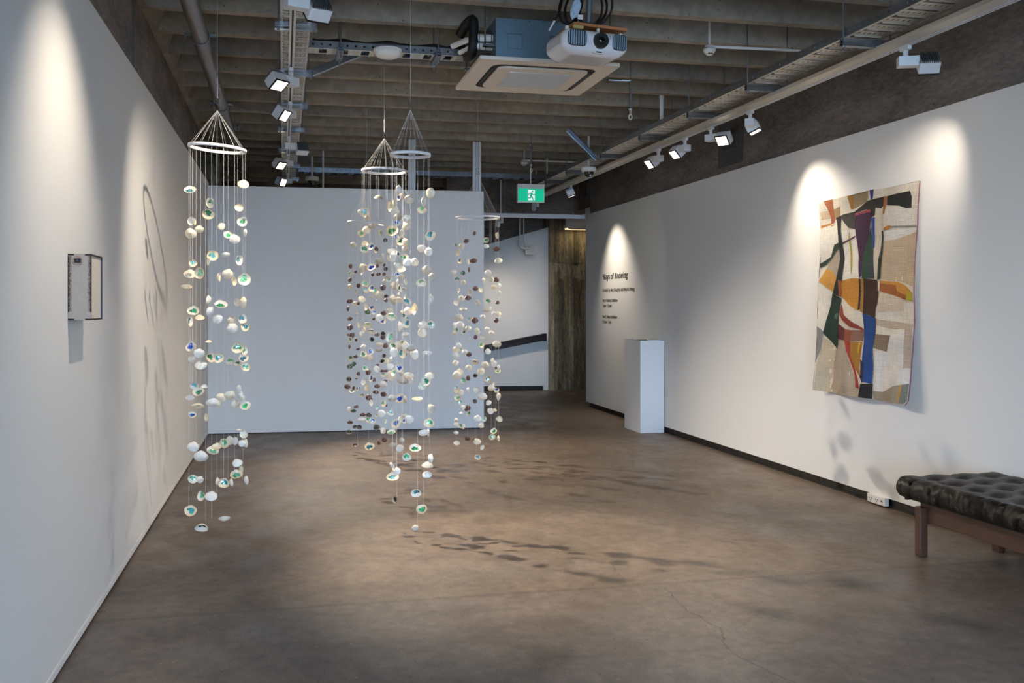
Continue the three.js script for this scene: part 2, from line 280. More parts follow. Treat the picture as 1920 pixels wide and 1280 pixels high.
function strut(label, x, y, z, L, rods, group) {
  const t = thing('strut_channel', label, 'bracket', [x, y, z], group);
  part('channel', channelGeo(L), M.galv, t);
  for (const q of rods) {
    part('threaded_rod', rod(V(q, -0.03, 0), V(q, SLAB - y, 0), 0.005, 6), M.galvDark, t);
    part('nut', new THREE.CylinderGeometry(0.011, 0.011, 0.012, 6).translate(q, -0.008, 0), M.galv, t);
  }
}
// left run
const leftTrackX = 0.056;
cableTray('slotted cable tray running above the left lighting track', [0.078, LSTRUTY + 0.06, -14.6], 0, 16.05, 0.19, 0.05, M.trayBeige, M.galvDark);
[[52], [139], [200], [245], [284], [313], [337]].forEach(([py], i) => strut('galvanised channel crossing under the left cable tray, ' + ORD[i] + ' to the viewer', 0.08, LSTRUTY, -(FOC * 1.765 / (HORIZON - py)) * 1.0234, 0.265, [-0.11, 0.11], 'channels under the left tray'));
function trackRail(label, x, z0, z1, y = TRACKY) {
  const t = thing('lighting_track', label, 'track', [x, y, z1]);
  const L = z0 - z1;
  part('rail', [box(-0.019, -0.006, 0, 0.032, 0, L), box(0.006, 0.019, 0, 0.032, 0, L), box(-0.019, 0.019, 0.02, 0.034, 0, L)], M.whiteMetal, t);
  part('conductor', box(-0.0055, 0.0055, 0.012, 0.02, 0.01, L - 0.01), M.bezel, t);
}
trackRail('white lighting track running down the left of the ceiling', leftTrackX, 1.5, -14.5, LTRACKY);
// right run
const rightTrackX = 3.80;
trackRail('white lighting track running along the right wall', rightTrackX, 1.5, -14.3);
{
  const t = thing('cable_duct', 'pale flat cable duct beside the right lighting track', 'duct', [rightTrackX - 0.075, TRACKY, -14.3]);
  part('duct_body', box(-0.035, 0.05, 0.004, 0.03, 0, 15.8), M.trayBeige, t);
}
cableTray('slotted cable tray running above the right lighting track', [rightTrackX - 0.19, STRUTY + 0.06, -14.3], 0, 15.75, 0.24, 0.05, M.trayBeige, M.galvDark);
[[1825, 12], [1603, 103], [1420, 184], [1308, 236], [1215, 273], [1140, 305], [1075, 331], [1035, 350]].forEach(([px, py], i) => { const p = atX(px, py, rightTrackX - 0.25); strut('galvanised channel crossing under the right cable tray, ' + ORD[i] + ' to the viewer', rightTrackX - 0.16, STRUTY, p.z, 0.37, [-0.172, 0.165], 'channels under the right tray'); });
// cross runs
cableTray('short cable tray crossing from the left run to the air conditioner', [0.175, EYE + 1.815, -7.20], Math.PI / 2, 1.14, 0.15, 0.052, M.trayBeige, M.galv);
for (const [px, i] of [[637, 0], [824, 1]]) { const p = at(px, 90, 7.1); const t = thing('tray_hanger', ['threaded rod hanger holding the left half of the short cross tray', 'threaded rod hanger holding the right half of the short cross tray'][i], 'hanger', [p.x, EYE + 1.79, -7.20]); part('channel', channelGeo(0.3).rotateY(Math.PI / 2), M.galvDark, t); for (const q of [-0.115, 0.115]) { part('threaded_rod', rod(V(0, -0.05, q), V(0, SLAB - EYE - 1.79, q), 0.006, 6), M.galv, t); part('nut', new THREE.CylinderGeometry(0.012, 0.012, 0.012, 6).translate(0, -0.008, q), M.galv, t); } }
{ // black cables lying in the short tray
  for (let k = 0; k < 3; k++) { const pts = []; for (let i = 0; i <= 10; i++) pts.push(V(0.2 + i * 0.11, EYE + 1.83 + 0.045 + 0.012 * Math.sin(i * 2.1 + k * 2) + (i === 10 ? 0.02 : 0), -7.20 + (k - 1) * 0.042 + 0.008 * Math.sin(i * 1.3 + k))); const t = thing('cable', ['black cable at the near edge of the short tray', 'black cable in the middle of the short tray', 'black cable at the far edge of the short tray'][k], 'cable'); part('sheath', tube(pts, 0.016, 30, 6), M.black, t); }
}
cableTray('cable tray crossing the ceiling behind the partition', [0.2, EYE + 1.80, -13.75], Math.PI / 2, 4.2, 0.22, 0.06, M.galv, M.galv);
function brace(label, a, b) { const t = thing('brace', label, 'brace', [a.x, a.y, a.z]); const L = a.distanceTo(b); const g = channelGeo(L).translate(L / 2, 0, 0); g.applyQuaternion(new THREE.Quaternion().setFromUnitVectors(V(1, 0, 0), b.clone().sub(a).normalize())); part('channel', g, M.galv, t); part('bolt', new THREE.CylinderGeometry(0.01, 0.01, 0.06, 6).translate(0, 0.0, 0), M.galv, t); }
brace('diagonal strut rising right from the left tray past the short tray', V(0.215, LSTRUTY + 0.01, -7.78), V(0.66, SOFFIT - 0.05, -7.66));
brace('diagonal strut between the ceiling joists and the right tray', V(3.43, STRUTY + 0.0, atX(1140, 305, rightTrackX - 0.25).z), atY(1066, 241, SOFFIT - 0.03));

// ---------------------------------------------------------------- track spotlights
function spot(label, x, z, target, side, o = {}) {
  const y = (o.y ?? TRACKY), t = thing('track_spotlight', label, 'spotlight', [x, y, z], 'track spotlights');
  const dir = V(...target).sub(V(x, y - 0.12, z)).normalize();
  const flat = V(dir.x, 0, dir.z).normalize(), s = V(-flat.z, 0, flat.x).multiplyScalar(side);
  part('adapter', [rbox(0.03, 0.028, 0.09, 0.004).translate(0, -0.012, 0), new THREE.CylinderGeometry(0.017, 0.017, 0.045, 14).translate(0, -0.045, 0)], M.whiteMetal, t);
  const drv = part('driver_box', rbox(0.125, 0.062, 0.075, 0.003), M.whiteMetal, t);
  drv.position.set(s.x * 0.015, -0.097, s.z * 0.015); drv.rotation.y = Math.atan2(-s.z, s.x);
  const h = new THREE.Mesh(merge([rbox(0.125, 0.105, 0.075, 0.003)]), M.whiteMetal); h.name = 'lamp_head'; t.add(h);
  h.position.set(s.x * 0.135, -0.115, s.z * 0.135);
  { const m4 = new THREE.Matrix4().lookAt(dir, V(0, 0, 0), V(0, 1, 0)); h.quaternion.setFromRotationMatrix(m4); }
  const fins = []; for (let k = 0; k < 11; k++) fins.push(new THREE.BoxGeometry(0.0035, 0.1, 0.022).translate(-0.055 + k * 0.011, 0, -0.047));
  part('heat_sink', fins, M.galvDark, h);
  part('bezel', [box(-0.062, 0.062, 0.045, 0.052, 0.036, 0.048), box(-0.062, 0.062, -0.052, -0.045, 0.036, 0.048), box(-0.062, -0.054, -0.046, 0.046, 0.036, 0.048), box(0.054, 0.062, -0.046, 0.046, 0.036, 0.048)], M.bezel, h);
  part('lens', box(-0.053, 0.053, -0.045, 0.045, 0.037, 0.041), o.power ? M.lens : M.acGrille, h);
  if (o.power) {
    const l = new THREE.SpotLight(o.color || LAMP, o.power, 0, (o.angle || 32) * Math.PI / 180, o.soft ?? 0.7, 2);
    l.position.copy(h.position).addScaledVector(dir, 0.085); l.target.position.copy(h.position).addScaledVector(dir, 2); l.castShadow = true; l.shadow.radius = o.radius || 1.0; t.add(l); t.add(l.target);
    l.name = 'spot_beam'; l.target.name = 'beam_aim';
  }
}
const lampD = (py) => -(FOC * 1.6 / (HORIZON - py)) * 1.024;
spot('track spotlight over the left wall box, out of view above', leftTrackX, -4.4, [-0.88, 1.75, -4.5], -1, { power: 7, angle: 40, soft: 1, y: LTRACKY });
spot('track spotlight on the left track with its finned back to the viewer', leftTrackX, -5.45, [-0.8, 1.0, -7.6], 1, { power: 14, angle: 40, soft: 1, y: LTRACKY });
spot('glowing track spotlight on the left track, largest and nearest of four', leftTrackX, lampD(160), [1.55, 0, -5.75], 1, { power: 72, angle: 27, soft: 0.9, y: LTRACKY });
spot('glowing track spotlight on the left track, second nearest of four', leftTrackX, lampD(219), [3.4, 0.1, -6.6], 1, { power: 20, angle: 44, soft: 1, radius: 6, y: LTRACKY });
spot('unlit track spotlight on the left track turned away', leftTrackX, lampD(279), [-0.4, 2.2, -12], 1, { y: LTRACKY });
spot('glowing track spotlight on the left track, third nearest of four', leftTrackX, lampD(310), [2.2, 0, -9.3], 1, { power: 72, angle: 38, soft: 0.95, y: LTRACKY });
spot('glowing track spotlight just above the partition edge on the left track', leftTrackX, lampD(343), [3.6, 0.8, -10.4], 1, { power: 5, angle: 40, soft: 1, radius: 4, y: LTRACKY });
spot('large track spotlight at the upper right with its finned back to the viewer', rightTrackX, -5.5, [4.36, 1.5, -6.85], 1, { power: 4, angle: 38, soft: 1 });
spot('track spotlight on the right track tilted down at the quilt', rightTrackX, -7.62, [4.36, 1.5, -7.2], -1, { power: 6.2, angle: 45, soft: 1 });
spot('brightest glowing spotlight on the right track', rightTrackX, -8.4, [0.9, 0.2, -6.4], -1, { power: 15, angle: 34, radius: 4 });
spot('glowing spotlight on the right track next to the brightest one', rightTrackX, -9.0, [1.0, 0.2, -8.4], 1, { power: 12, angle: 34, radius: 4 });
spot('small glowing spotlight on the right track seen nearly edge on', rightTrackX, -9.7, [0.6, 0.4, -9.2], 1, { power: 12, angle: 34, radius: 4 });
spot('small spotlight at the far end of the right track lighting the wall text', rightTrackX, -12.95, [4.38, 1.6, -12.8], 1, { power: 9, angle: 40, soft: 1 });

// ---------------------------------------------------------------- pipe, air conditioner, projector and other ceiling services
{
  const t = thing('drain_pipe', 'thick brown grey pipe running under the ceiling on the left', 'pipe', [-0.55, EYE + 1.83, 0]);
  part('pipe_wall', new THREE.CylinderGeometry(0.055, 0.055, 19.4, 28).rotateX(Math.PI / 2).translate(0, 0, -7.7), M.pipe, t);
  for (const py of [78, 211, 250, 297, 318]) {
    const z = RIB0 - RIBW / 2 - RIBSTEP * Math.round((-(FOC * 1.79 / (HORIZON - py)) * 1.03 - RIB0) / -RIBSTEP);
    part('clamp', [new THREE.TorusGeometry(0.06, 0.005, 6, 28).translate(0, 0, z), rbox(0.045, 0.02, 0.024, 0.003).translate(0.08, 0.01, z), rbox(0.045, 0.02, 0.024, 0.003).translate(-0.08, 0.01, z)], M.galvDark, t);
    for (const s of [0.088, -0.088]) part('bolt', rod(V(s, -0.02, z), V(s, 0.035, z), 0.005, 6), M.galv, t);
    part('threaded_rod', rod(V(0, 0.055, z), V(0, SOFFIT - EYE - 1.83, z), 0.005, 6), M.galvDark, t);
  }
}
{ // four-way cassette air conditioner
  const x0 = 1.31, x1 = 2.30, z0 = -6.61, z1 = -7.61, cx = (x0 + x1) / 2, cz = (z0 + z1) / 2, y = EYE + 1.675;
  const t = thing('air_conditioner', 'square ceiling cassette air conditioner with a cream panel', 'air conditioner', [cx, y, cz]);
  const rsq = (a, r, P = THREE.Shape) => { const s = new P(); s.moveTo(-a + r, -a); s.lineTo(a - r, -a); s.quadraticCurveTo(a, -a, a, -a + r); s.lineTo(a, a - r); s.quadraticCurveTo(a, a, a - r, a); s.lineTo(-a + r, a); s.quadraticCurveTo(-a, a, -a, a - r); s.lineTo(-a, -a + r); s.quadraticCurveTo(-a, -a, -a + r, -a); return s; };
  const outer = rsq(0.497, 0.012); outer.holes.push(rsq(0.385, 0.11, THREE.Path));
  part('panel', new THREE.ExtrudeGeometry(outer, { depth: 0.018, bevelEnabled: true, bevelSize: 0.004, bevelThickness: 0.004, bevelSegments: 2, curveSegments: 8 }).rotateX(Math.PI / 2).translate(0, 0.02, 0), M.acPlastic, t);
  part('cover', new THREE.ExtrudeGeometry(rsq(0.325, 0.07), { depth: 0.02, bevelEnabled: true, bevelSize: 0.006, bevelThickness: 0.006, bevelSegments: 2, curveSegments: 8 }).rotateX(Math.PI / 2).translate(0, 0.014, 0), M.acPlastic, t);
  const gr = part('intake_grille', rbox(0.47, 0.006, 0.46, 0.003).translate(0, -0.014, 0.0), M.acGrille, t, 'pale grey intake grille');
  for (let k = 0; k < 14; k++) part('slat', box(-0.232, 0.232, -0.0205, -0.0165, -0.225 + k * 0.0335, -0.225 + k * 0.0335 + 0.02), M.acGrille, gr);
  { const ring = rsq(0.392, 0.115); ring.holes.push(rsq(0.322, 0.07, THREE.Path)); part('air_slot', new THREE.ExtrudeGeometry(ring, { depth: 0.02, bevelEnabled: false, curveSegments: 8 }).rotateX(Math.PI / 2).translate(0, 0.022, 0), M.black, t, 'dark air outlet slot'); }
  part('panel_bridge', rbox(0.5, 0.012, 0.08, 0.003).translate(0, 0.0, -0.357), M.acPlastic, t);
  for (const [a, b, w, d] of [[-0.357, 0, 0.028, 0.5], [0.357, 0, 0.028, 0.5], [0, -0.357, 0.5, 0.028], [0, 0.357, 0.5, 0.028]]) part('louvre', rbox(w, 0.006, d, 0.002).rotateZ(d > w ? (a < 0 ? 0.5 : -0.5) : 0).translate(a, 0.001, b), M.bezel, t);
  part('casing', [rbox(0.80, 0.27, 0.78, 0.004).translate(0.03, 0.185, 0)], std({ color: '#6f8796', roughness: 0.4, metalness: 0.6 }), t, 'blue grey sheet metal casing');
  for (let k = 0; k < 8; k++) part('screw', new THREE.CylinderGeometry(0.004, 0.004, 0.006, 6).rotateX(Math.PI / 2).translate(-0.33 + k * 0.1, 0.305, 0.392), M.galv, t);
  for (const u of [-0.29, 0.02]) part('knock_out', [box(u, u + 0.11, 0.11, 0.113, 0.389, 0.393), box(u, u + 0.11, 0.21, 0.213, 0.389, 0.393), box(u, u + 0.003, 0.11, 0.21, 0.389, 0.393), box(u + 0.107, u + 0.11, 0.11, 0.21, 0.389, 0.393)], M.galv, t);
  for (const [a, b] of [[-0.44, 0.36], [0.47, 0.36], [-0.44, -0.36], [0.47, -0.36]]) part('hanger_rod', rod(V(a, 0.12, b), V(a, SLAB - y, b), 0.006, 6), M.galv, t);
  for (const [a, b] of [[-0.41, 0.36], [0.44, 0.36], [-0.41, -0.36], [0.44, -0.36]]) part('bracket', box(a - 0.045, a + 0.045, 0.12, 0.135, b - 0.02, b + 0.02), M.galv, t);
}
{ // refrigerant lines into the cassette
  const y = EYE + 1.78, P = (px, py, d) => at(px, py, d);
  const loop = thing('insulation_sleeve', 'fat black insulated pipe loop beside the air conditioner', 'pipe');
  part('sleeve', tube([P(862, 66, 7.1), P(872, 50, 7.05), P(884, 37, 7.0), P(888, 42, 6.98), P(888, 62, 6.98), P(887, 86, 6.98), P(884, 101, 7.02), P(876, 107, 7.1)], 0.035, 40, 12), M.black, loop);
  for (const [i, py, n] of [[0, 70, 3], [1, 86, 2]]) {
    const t = thing('pipe_lagging', ['upper white wrapped pipe joining the air conditioner', 'lower white wrapped pipe joining the air conditioner'][i], 'pipe');
    part('lagging', rod(P(888, py, 6.99), P(930, py + 3, 6.99), 0.028 - i * 0.003, 14), M.whitePlastic, t);
    for (let k = 0; k < n; k++) part('tie', rod(P(899 + k * 11, py + 0.8 * (k + 1), 6.99), P(900 + k * 11, py + 0.8 * (k + 1), 6.99), 0.0295 - i * 0.003, 14), M.bezel, t);
    part('bare_pipe', rod(P(888, py, 7.0), P(848 + i * 14, py + 17 - i * 4, 7.12), 0.02 - i * 0.003, 12), M.whitePlastic, t);
  }
}
{ // projector, hung upside down
  const c = at(1099, 91, 6.3), t = thing('projector', 'white ceiling projector with a large central lens', 'projector', [c.x, c.y, c.z]);
  t.rotation.set(0.02, 0.09, -0.03);
  const W = 0.445, H = 0.155, D = 0.36;
  const body = (() => { const g = new RoundedBoxGeometry(W, H, D, 6, 0.06); const p = g.attributes.position; for (let i = 0; i < p.count; i++) { const y = p.getY(i), x = p.getX(i), z = p.getZ(i); const dn = Math.max(0, -y / (H / 2)); p.setXYZ(i, x * (1 - 0.17 * dn * dn) , y, z * (1 - 0.10 * dn * dn)); } g.computeVertexNormals(); return g; })();
  part('body', body, phys({ color: '#e6e6e8', roughness: 0.25, clearcoat: 0.6, clearcoatRoughness: 0.15 }), t);
  const zf = D / 2;
  const rect = (w, h, r) => { const s = new THREE.Shape(); s.moveTo(-w / 2 + r, -h / 2); s.lineTo(w / 2 - r, -h / 2); s.quadraticCurveTo(w / 2, -h / 2, w / 2, -h / 2 + r); s.lineTo(w / 2, h / 2 - r); s.quadraticCurveTo(w / 2, h / 2, w / 2 - r, h / 2); s.lineTo(-w / 2 + r, h / 2); s.quadraticCurveTo(-w / 2, h / 2, -w / 2, h / 2 - r); s.lineTo(-w / 2, -h / 2 + r); s.quadraticCurveTo(-w / 2, -h / 2, -w / 2 + r, -h / 2); return s; };
  const blueGrey = std({ color: '#8ea3b2', roughness: 0.45 });
  for (const [cx, w, n] of [[-0.132, 0.125, 8], [0.152, 0.098, 7]]) {
    const gr = part('vent', new THREE.ExtrudeGeometry(rect(w, 0.098, 0.03), { depth: 0.006, bevelEnabled: false, curveSegments: 6 }).translate(cx, 0.012, zf - 0.004), M.bezel, t);
    for (let k = 0; k < n; k++) { const u = cx - w / 2 + (k + 0.5) * w / n, e = Math.abs((k + 0.5) / n - 0.5) * 2, hh = 0.092 * (1 - 0.22 * e * e * e); part('louvre', new THREE.CapsuleGeometry(w / n * 0.32, hh - w / n * 0.6, 3, 8).translate(u, 0.012, zf + 0.003), blueGrey, gr); }
  }
  const ln = part('lens_barrel', [new THREE.CylinderGeometry(0.047, 0.05, 0.03, 36).rotateX(Math.PI / 2).translate(0.022, 0.01, zf + 0.008)], M.bezel, t);
  part('lens_ring', [new THREE.TorusGeometry(0.036, 0.004, 8, 32).translate(0.022, 0.01, zf + 0.022), new THREE.TorusGeometry(0.026, 0.003, 8, 32).translate(0.022, 0.01, zf + 0.022)], M.black, ln);
  part('glass', new THREE.SphereGeometry(0.022, 20, 12).scale(1, 1, 0.4).translate(0.022, 0.01, zf + 0.02), phys({ color: '#0b0e14', roughness: 0.05, clearcoat: 1 }), ln);
  part('indicator', [box(0.082, 0.09, 0.038, 0.046, zf, zf + 0.002), box(0.083, 0.089, 0.026, 0.031, zf, zf + 0.002)], M.galvDark, t);
  part('ir_window', box(-0.02, 0.05, -0.066, -0.058, zf - 0.045, zf - 0.012), M.whitePlastic, t); part('ir_sensor', box(0.0, 0.036, -0.062, -0.055, zf - 0.028, zf - 0.010), M.bezel, t);
  part('foot', [new THREE.CylinderGeometry(0.012, 0.012, 0.02, 14).translate(-0.18, 0.083, 0.12), new THREE.CylinderGeometry(0.01, 0.01, 0.02, 14).translate(0.02, 0.083, 0.14), new THREE.CylinderGeometry(0.012, 0.012, 0.02, 14).translate(0.19, 0.08, 0.1)], M.whitePlastic, t);
  const bd = part('mount_board', rbox(0.36, 0.018, 0.28, 0.002).translate(0.03, 0.105, 0.02), std({ color: '#b0703f', roughness: 0.6 }), t, 'raw orange brown mounting board');
  part('foam_pad', [rbox(0.07, 0.022, 0.03, 0.008).translate(-0.115, 0.088, 0.14)], std({ color: '#b9a368', roughness: 0.9 }), t);
  part('mount_plate', rbox(0.07, 0.03, 0.09, 0.004).translate(0.0, 0.129, 0.03), M.bezel, t);
  part('mount_pole', rod(V(0.0, 0.14, 0.03), V(0.0, SLAB - c.y, 0.03), 0.02, 14), M.galvDark, t);
  part('clevis', rbox(0.02, 0.05, 0.03, 0.003).translate(0.05, 0.14, 0.03), M.galv, t);
}
{ // coiled leads and a plastic bag tied above the projector
  const loop = (cx, cy, d, rx, ry, tilt, label, rad = 0.0075) => { const pts = []; for (let k = 0; k <= 22; k++) { const a = -1.9 + k / 22 * 5.9; pts.push(at(cx + rx * Math.cos(a) * Math.cos(tilt) - ry * Math.sin(a) * Math.sin(tilt), cy + rx * Math.cos(a) * Math.sin(tilt) + ry * Math.sin(a), d + 0.03 * Math.sin(a * 2 + cx))); } const t = thing('coiled_lead', label, 'cable', [0, 0, 0], 'leads above the projector'); part('sheath', tube(pts, rad, 60, 8), M.black, t); };
  loop(1112, 9, 6.22, 36, 38, 0.2, 'outermost loop of black lead right of the projector pole');
  loop(1108, 13, 6.26, 30, 34, 0.1, 'middle loop of black lead right of the projector pole');
  loop(1104, 11, 6.30, 25, 36, -0.1, 'inner loop of black lead right of the projector pole');
  loop(1070, 11, 6.24, 20, 34, 0.3, 'wide loop of black lead left of the projector pole');
  loop(1074, 17, 6.28, 14, 28, 0.2, 'narrow loop of black lead left of the projector pole');
  const t = thing('plug_lead', 'black lead running down the left side of the projector to a white plug', 'cable');
  part('sheath', tube([at(1058, -30, 6.3), at(1053, 5, 6.25), at(1048, 25, 6.2), at(1040, 38, 6.2)], 0.006, 20, 8), M.black, t);
  part('plug', rod(at(1040, 39, 6.2), at(1029, 58, 6.2), 0.007, 10, 0.004), M.whitePlastic, t);
  const b = thing('plastic_bag', 'crumpled pale blue plastic bag tied to the projector pole', 'bag');
  const g = new THREE.IcosahedronGeometry(0.5, 4), p = g.attributes.position; for (let i = 0; i < p.count; i++) { const v = V(p.getX(i), p.getY(i), p.getZ(i)); const n = 1 + 0.55 * (fbm(v.x * 5 + 20, v.y * 5 + v.z * 4 + 20, 999, 999, 3, 201) - 0.5); p.setXYZ(i, v.x * n * 0.055, v.y * n * 0.13, v.z * n * 0.05); } g.computeVertexNormals();
  const bc = at(1079, 17, 6.18); part('film', g.rotateZ(-0.3).translate(bc.x, bc.y, bc.z), phys({ color: '#b9d2e6', roughness: 0.28, clearcoat: 0.4 }), b);
  part('tag', rbox(0.035, 0.03, 0.004, 0.002).translate(...at(1088, 32, 6.16).toArray()), M.whitePlastic, b);
}
function lathe(pts, seg = 28) { return new THREE.LatheGeometry(pts.map((q) => new THREE.Vector2(...q)), seg); }
{ // round emergency light under the short tray
  const p = at(727, 106, 7.02), t = thing('emergency_light', 'round white ribbed light fixed under the short tray', 'light', [p.x, EYE + 1.815, p.z]);
  part('base', lathe([[0, 0], [0.098, 0], [0.1, -0.012], [0.085, -0.03], [0, -0.03]], 36), M.whitePlastic, t);
  part('dome', lathe([[0.094, -0.022], [0.092, -0.038], [0.076, -0.058], [0.045, -0.07], [0, -0.074]], 36), phys({ color: '#f0eee8', roughness: 0.3, clearcoat: 0.4 }), t);
  for (let k = 0; k < 12; k++) part('rib', rbox(0.02, 0.012, 0.006, 0.002).translate(0.09, -0.024, 0).rotateY(k * Math.PI / 6), M.whitePlastic, t);
}
function smoke(label, px, py, d, conduitPix, elbow) {
  const p = at(px, py, d), t = thing('smoke_detector', label, 'detector', [p.x, p.y, p.z]);
  part('base', lathe([[0, 0.035], [0.032, 0.035], [0.034, 0.01], [0, 0.01]]), M.whitePlastic, t);
  part('head', lathe([[0, 0.012], [0.043, 0.012], [0.047, -0.004], [0.043, -0.018], [0.026, -0.036], [0.018, -0.044], [0, -0.046]]), M.whitePlastic, t);
  part('vent', [box(-0.02, -0.006, -0.038, -0.031, 0.022, 0.032), box(0.0, 0.014, -0.038, -0.031, 0.022, 0.032)], M.black, t);
  part('stem', rod(V(0, 0.03, 0), V(0, SOFFIT - p.y + 0.36, 0), 0.008, 8), M.whitePlastic, t);
  const b = at(conduitPix[0], conduitPix[1], d), e = at(elbow[0], elbow[1], d);
  const q = (v) => v.clone().sub(p);
  part('conduit', tube([V(0.03, 0.025, 0), V(0.1, 0.025, 0), q(b).multiplyScalar(0.5).setY(0.025 + (q(b).y - 0.025) * 0.5), q(b).add(V(-0.05, 0, 0)), q(b), V((q(b).x + q(e).x * 3) / 4, q(b).y - 0.02, (q(b).z + q(e).z) / 2), q(e)], 0.011, 60, 10), M.whitePlastic, t);
  part('saddle', rbox(0.02, 0.035, 0.03, 0.003).translate(...q(at(conduitPix[0] - 12, conduitPix[1] - 1, d)).toArray()), M.galv, t);
}
smoke('white smoke detector with a conduit near the right of the ceiling', 1330, 93, 7.45, [1496, 95], [1508, 126]);
smoke('small white smoke detector behind the partition above the exit sign', 983, 304, 13.2, [1088, 304], [1101, 313]);
function dropper(label, px, y0, y1, d, arm) {
  const a = at(px, y0, d), b = at(px, y1, d), t = thing('drop_conduit', label, 'conduit');
  const r = 0.013, q = at(px - arm, y0 - 2, d);
  part('pipe', [rod(a.clone().setY(a.y - 0.02), b, r, 12)], M.galv, t);
  part('elbow', tube([q, q.clone().lerp(a, 0.8), a, a.clone().setY(a.y - 0.05)], r * 0.9, 30, 10), M.galv, t);
  part('stem', rod(a, a.clone().setY(SLAB), 0.006, 6), M.galvDark, t);
  part('gland', lathe([[0, 0.0], [0.02, 0.0], [0.022, -0.02], [0.012, -0.03], [0.006, -0.06], [0, -0.06]], 14).translate(b.x, b.y, b.z), M.galv, t);
  part('eye', new THREE.TorusGeometry(0.018, 0.006, 8, 20).scale(0.8, 1.2, 1).translate(b.x, b.y - 0.085, b.z), M.whitePlastic, t);
}
dropper('galvanised drop pipe with a white eye right of the air conditioner', 1182, 152, 201, 8.6, 40);
dropper('small galvanised drop pipe with a white eye above the exit sign', 996, 273, 306, 11.9, 3);
{
  const p = atY(1241, 180, SOFFIT), t = thing('drop_post', 'thin white post from the ceiling down to the right tray', 'post', [p.x, 0, p.z]);
  part('tube', rod(V(0, EYE + 1.70, 0), V(0, SOFFIT + 0.03, 0), 0.02, 12), M.whiteMetal, t); part('cap', new THREE.CylinderGeometry(0.026, 0.026, 0.012, 14).translate(0, SOFFIT - 0.008, 0), M.whiteMetal, t);
  const p2 = at(1025, 330, 13.55), t2 = thing('drop_post', 'thin white post from the ceiling to the tray behind the partition', 'post', [p2.x, 0, p2.z]);
  part('tube', rod(V(0, EYE + 1.80, 0), V(0, SOFFIT + 0.03, 0), 0.016, 12), M.whiteMetal, t2); part('cap', new THREE.CylinderGeometry(0.022, 0.022, 0.012, 14).translate(0, SOFFIT - 0.008, 0), M.whiteMetal, t2);
}
for (const [px, w, label] of [[895, 0.10, 'grey metal post rising from the right end of the partition to the ceiling'], [773, 0.085, 'grey metal post rising from the middle of the partition to the ceiling']]) {
  const p = atZ(px, 362, -11.97), t = thing('partition_post', label, 'post', [p.x, 2.7, -11.99]);
  part('channel', [box(-w / 2, w / 2, 0, SOFFIT - 2.69, -0.045, -0.035), box(-w / 2, -w / 2 + 0.025, 0, SOFFIT - 2.69, -0.04, 0.0), box(w / 2 - 0.03, w / 2, 0, SOFFIT - 2.69, -0.04, 0.0), box(-0.008, 0.012, 0, SOFFIT - 2.69, -0.04, -0.01)], M.whiteMetal, t);
}
{ // conduit clipped along a joist
  const t = thing('joist_conduit', 'thin grey conduit clipped along a ceiling joist', 'conduit', [0, SOFFIT + 0.025, RIB0 - 2 * RIBSTEP - RIBW - 0.03]);
  part('pipe', rod(V(-0.5, 0, 0), V(1.36, 0, 0), 0.0125, 10), M.whiteMetal, t); for (const x of [-0.2, 0.45, 1.0]) part('clip', rbox(0.025, 0.03, 0.035, 0.003).translate(x, 0.006, 0.005), M.galv, t);
}
function domeCamera(label, px, py, d, stemTop) {
  const p = at(px, py, d), t = thing('dome_camera', label, 'camera', [p.x, p.y, p.z]);
  part('housing', lathe([[0, 0.05], [0.08, 0.05], [0.088, 0.04], [0.09, 0.005], [0.084, -0.008], [0.058, -0.01], [0, -0.01]]), M.whitePlastic, t);
  part('bubble', lathe([[0.058, -0.008], [0.056, -0.03], [0.044, -0.055], [0.022, -0.069], [0, -0.072]]), phys({ color: '#17181a', roughness: 0.08, clearcoat: 1 }), t);
  part('lens_unit', new THREE.SphereGeometry(0.02, 14, 10).translate(0.01, -0.05, 0.03), M.galv, t);
  part('stem', rod(V(0, 0.045, 0), V(0, stemTop - p.y, 0), 0.016, 10), M.whiteMetal, t);
}
domeCamera('dome security camera right of the left track above the partition', 585, 338, depthZ(585, RIB0 - RIBW / 2 - 11 * RIBSTEP), SOFFIT);
domeCamera('dome security camera on the right run beyond the exit sign', 1104, 321, depthZ(1104, RIB0 - RIBW / 2 - 7 * RIBSTEP), SOFFIT);
for (const [px0, py0, px1, py1, label] of [[1347, 240, 1393, 298, 'dark louvred vent in the right concrete wall'], [1086, 343, 1108, 385, 'small dark vent far along the right concrete wall']]) {
  const a = atX(px0, py0, 4.45), b = atX(px1, py1, 4.45), t = thing('wall_vent', label, 'vent', [4.455, (a.y + b.y) / 2, (a.z + b.z) / 2]);
  const hw = Math.abs(b.z - a.z) / 2, hh = Math.abs(a.y - b.y) / 2 + 0.02;
  part('plate', box(-0.008, 0, -hh, hh, -hw, hw), std({ color: '#4f4e4e', roughness: 0.7 }), t);
  part('frame', [box(-0.02, -0.008, hh * 0.62, hh * 0.7, -hw * 0.6, hw * 0.6), box(-0.02, -0.008, -hh * 0.35, -hh * 0.27, -hw * 0.6, hw * 0.6), box(-0.02, -0.008, -hh * 0.3, hh * 0.65, -hw * 0.6, -hw * 0.52), box(-0.02, -0.008, -hh * 0.3, hh * 0.65, hw * 0.52, hw * 0.6)], std({ color: '#55534f', roughness: 0.6 }), t);
  for (let k = 0; k < 7; k++) part('slat', rbox(0.012, 0.006, hw * 1.04, 0.002).rotateZ(0.5).translate(-0.014, -hh * 0.24 + k * hh * 0.14, 0), M.bezel, t);
}
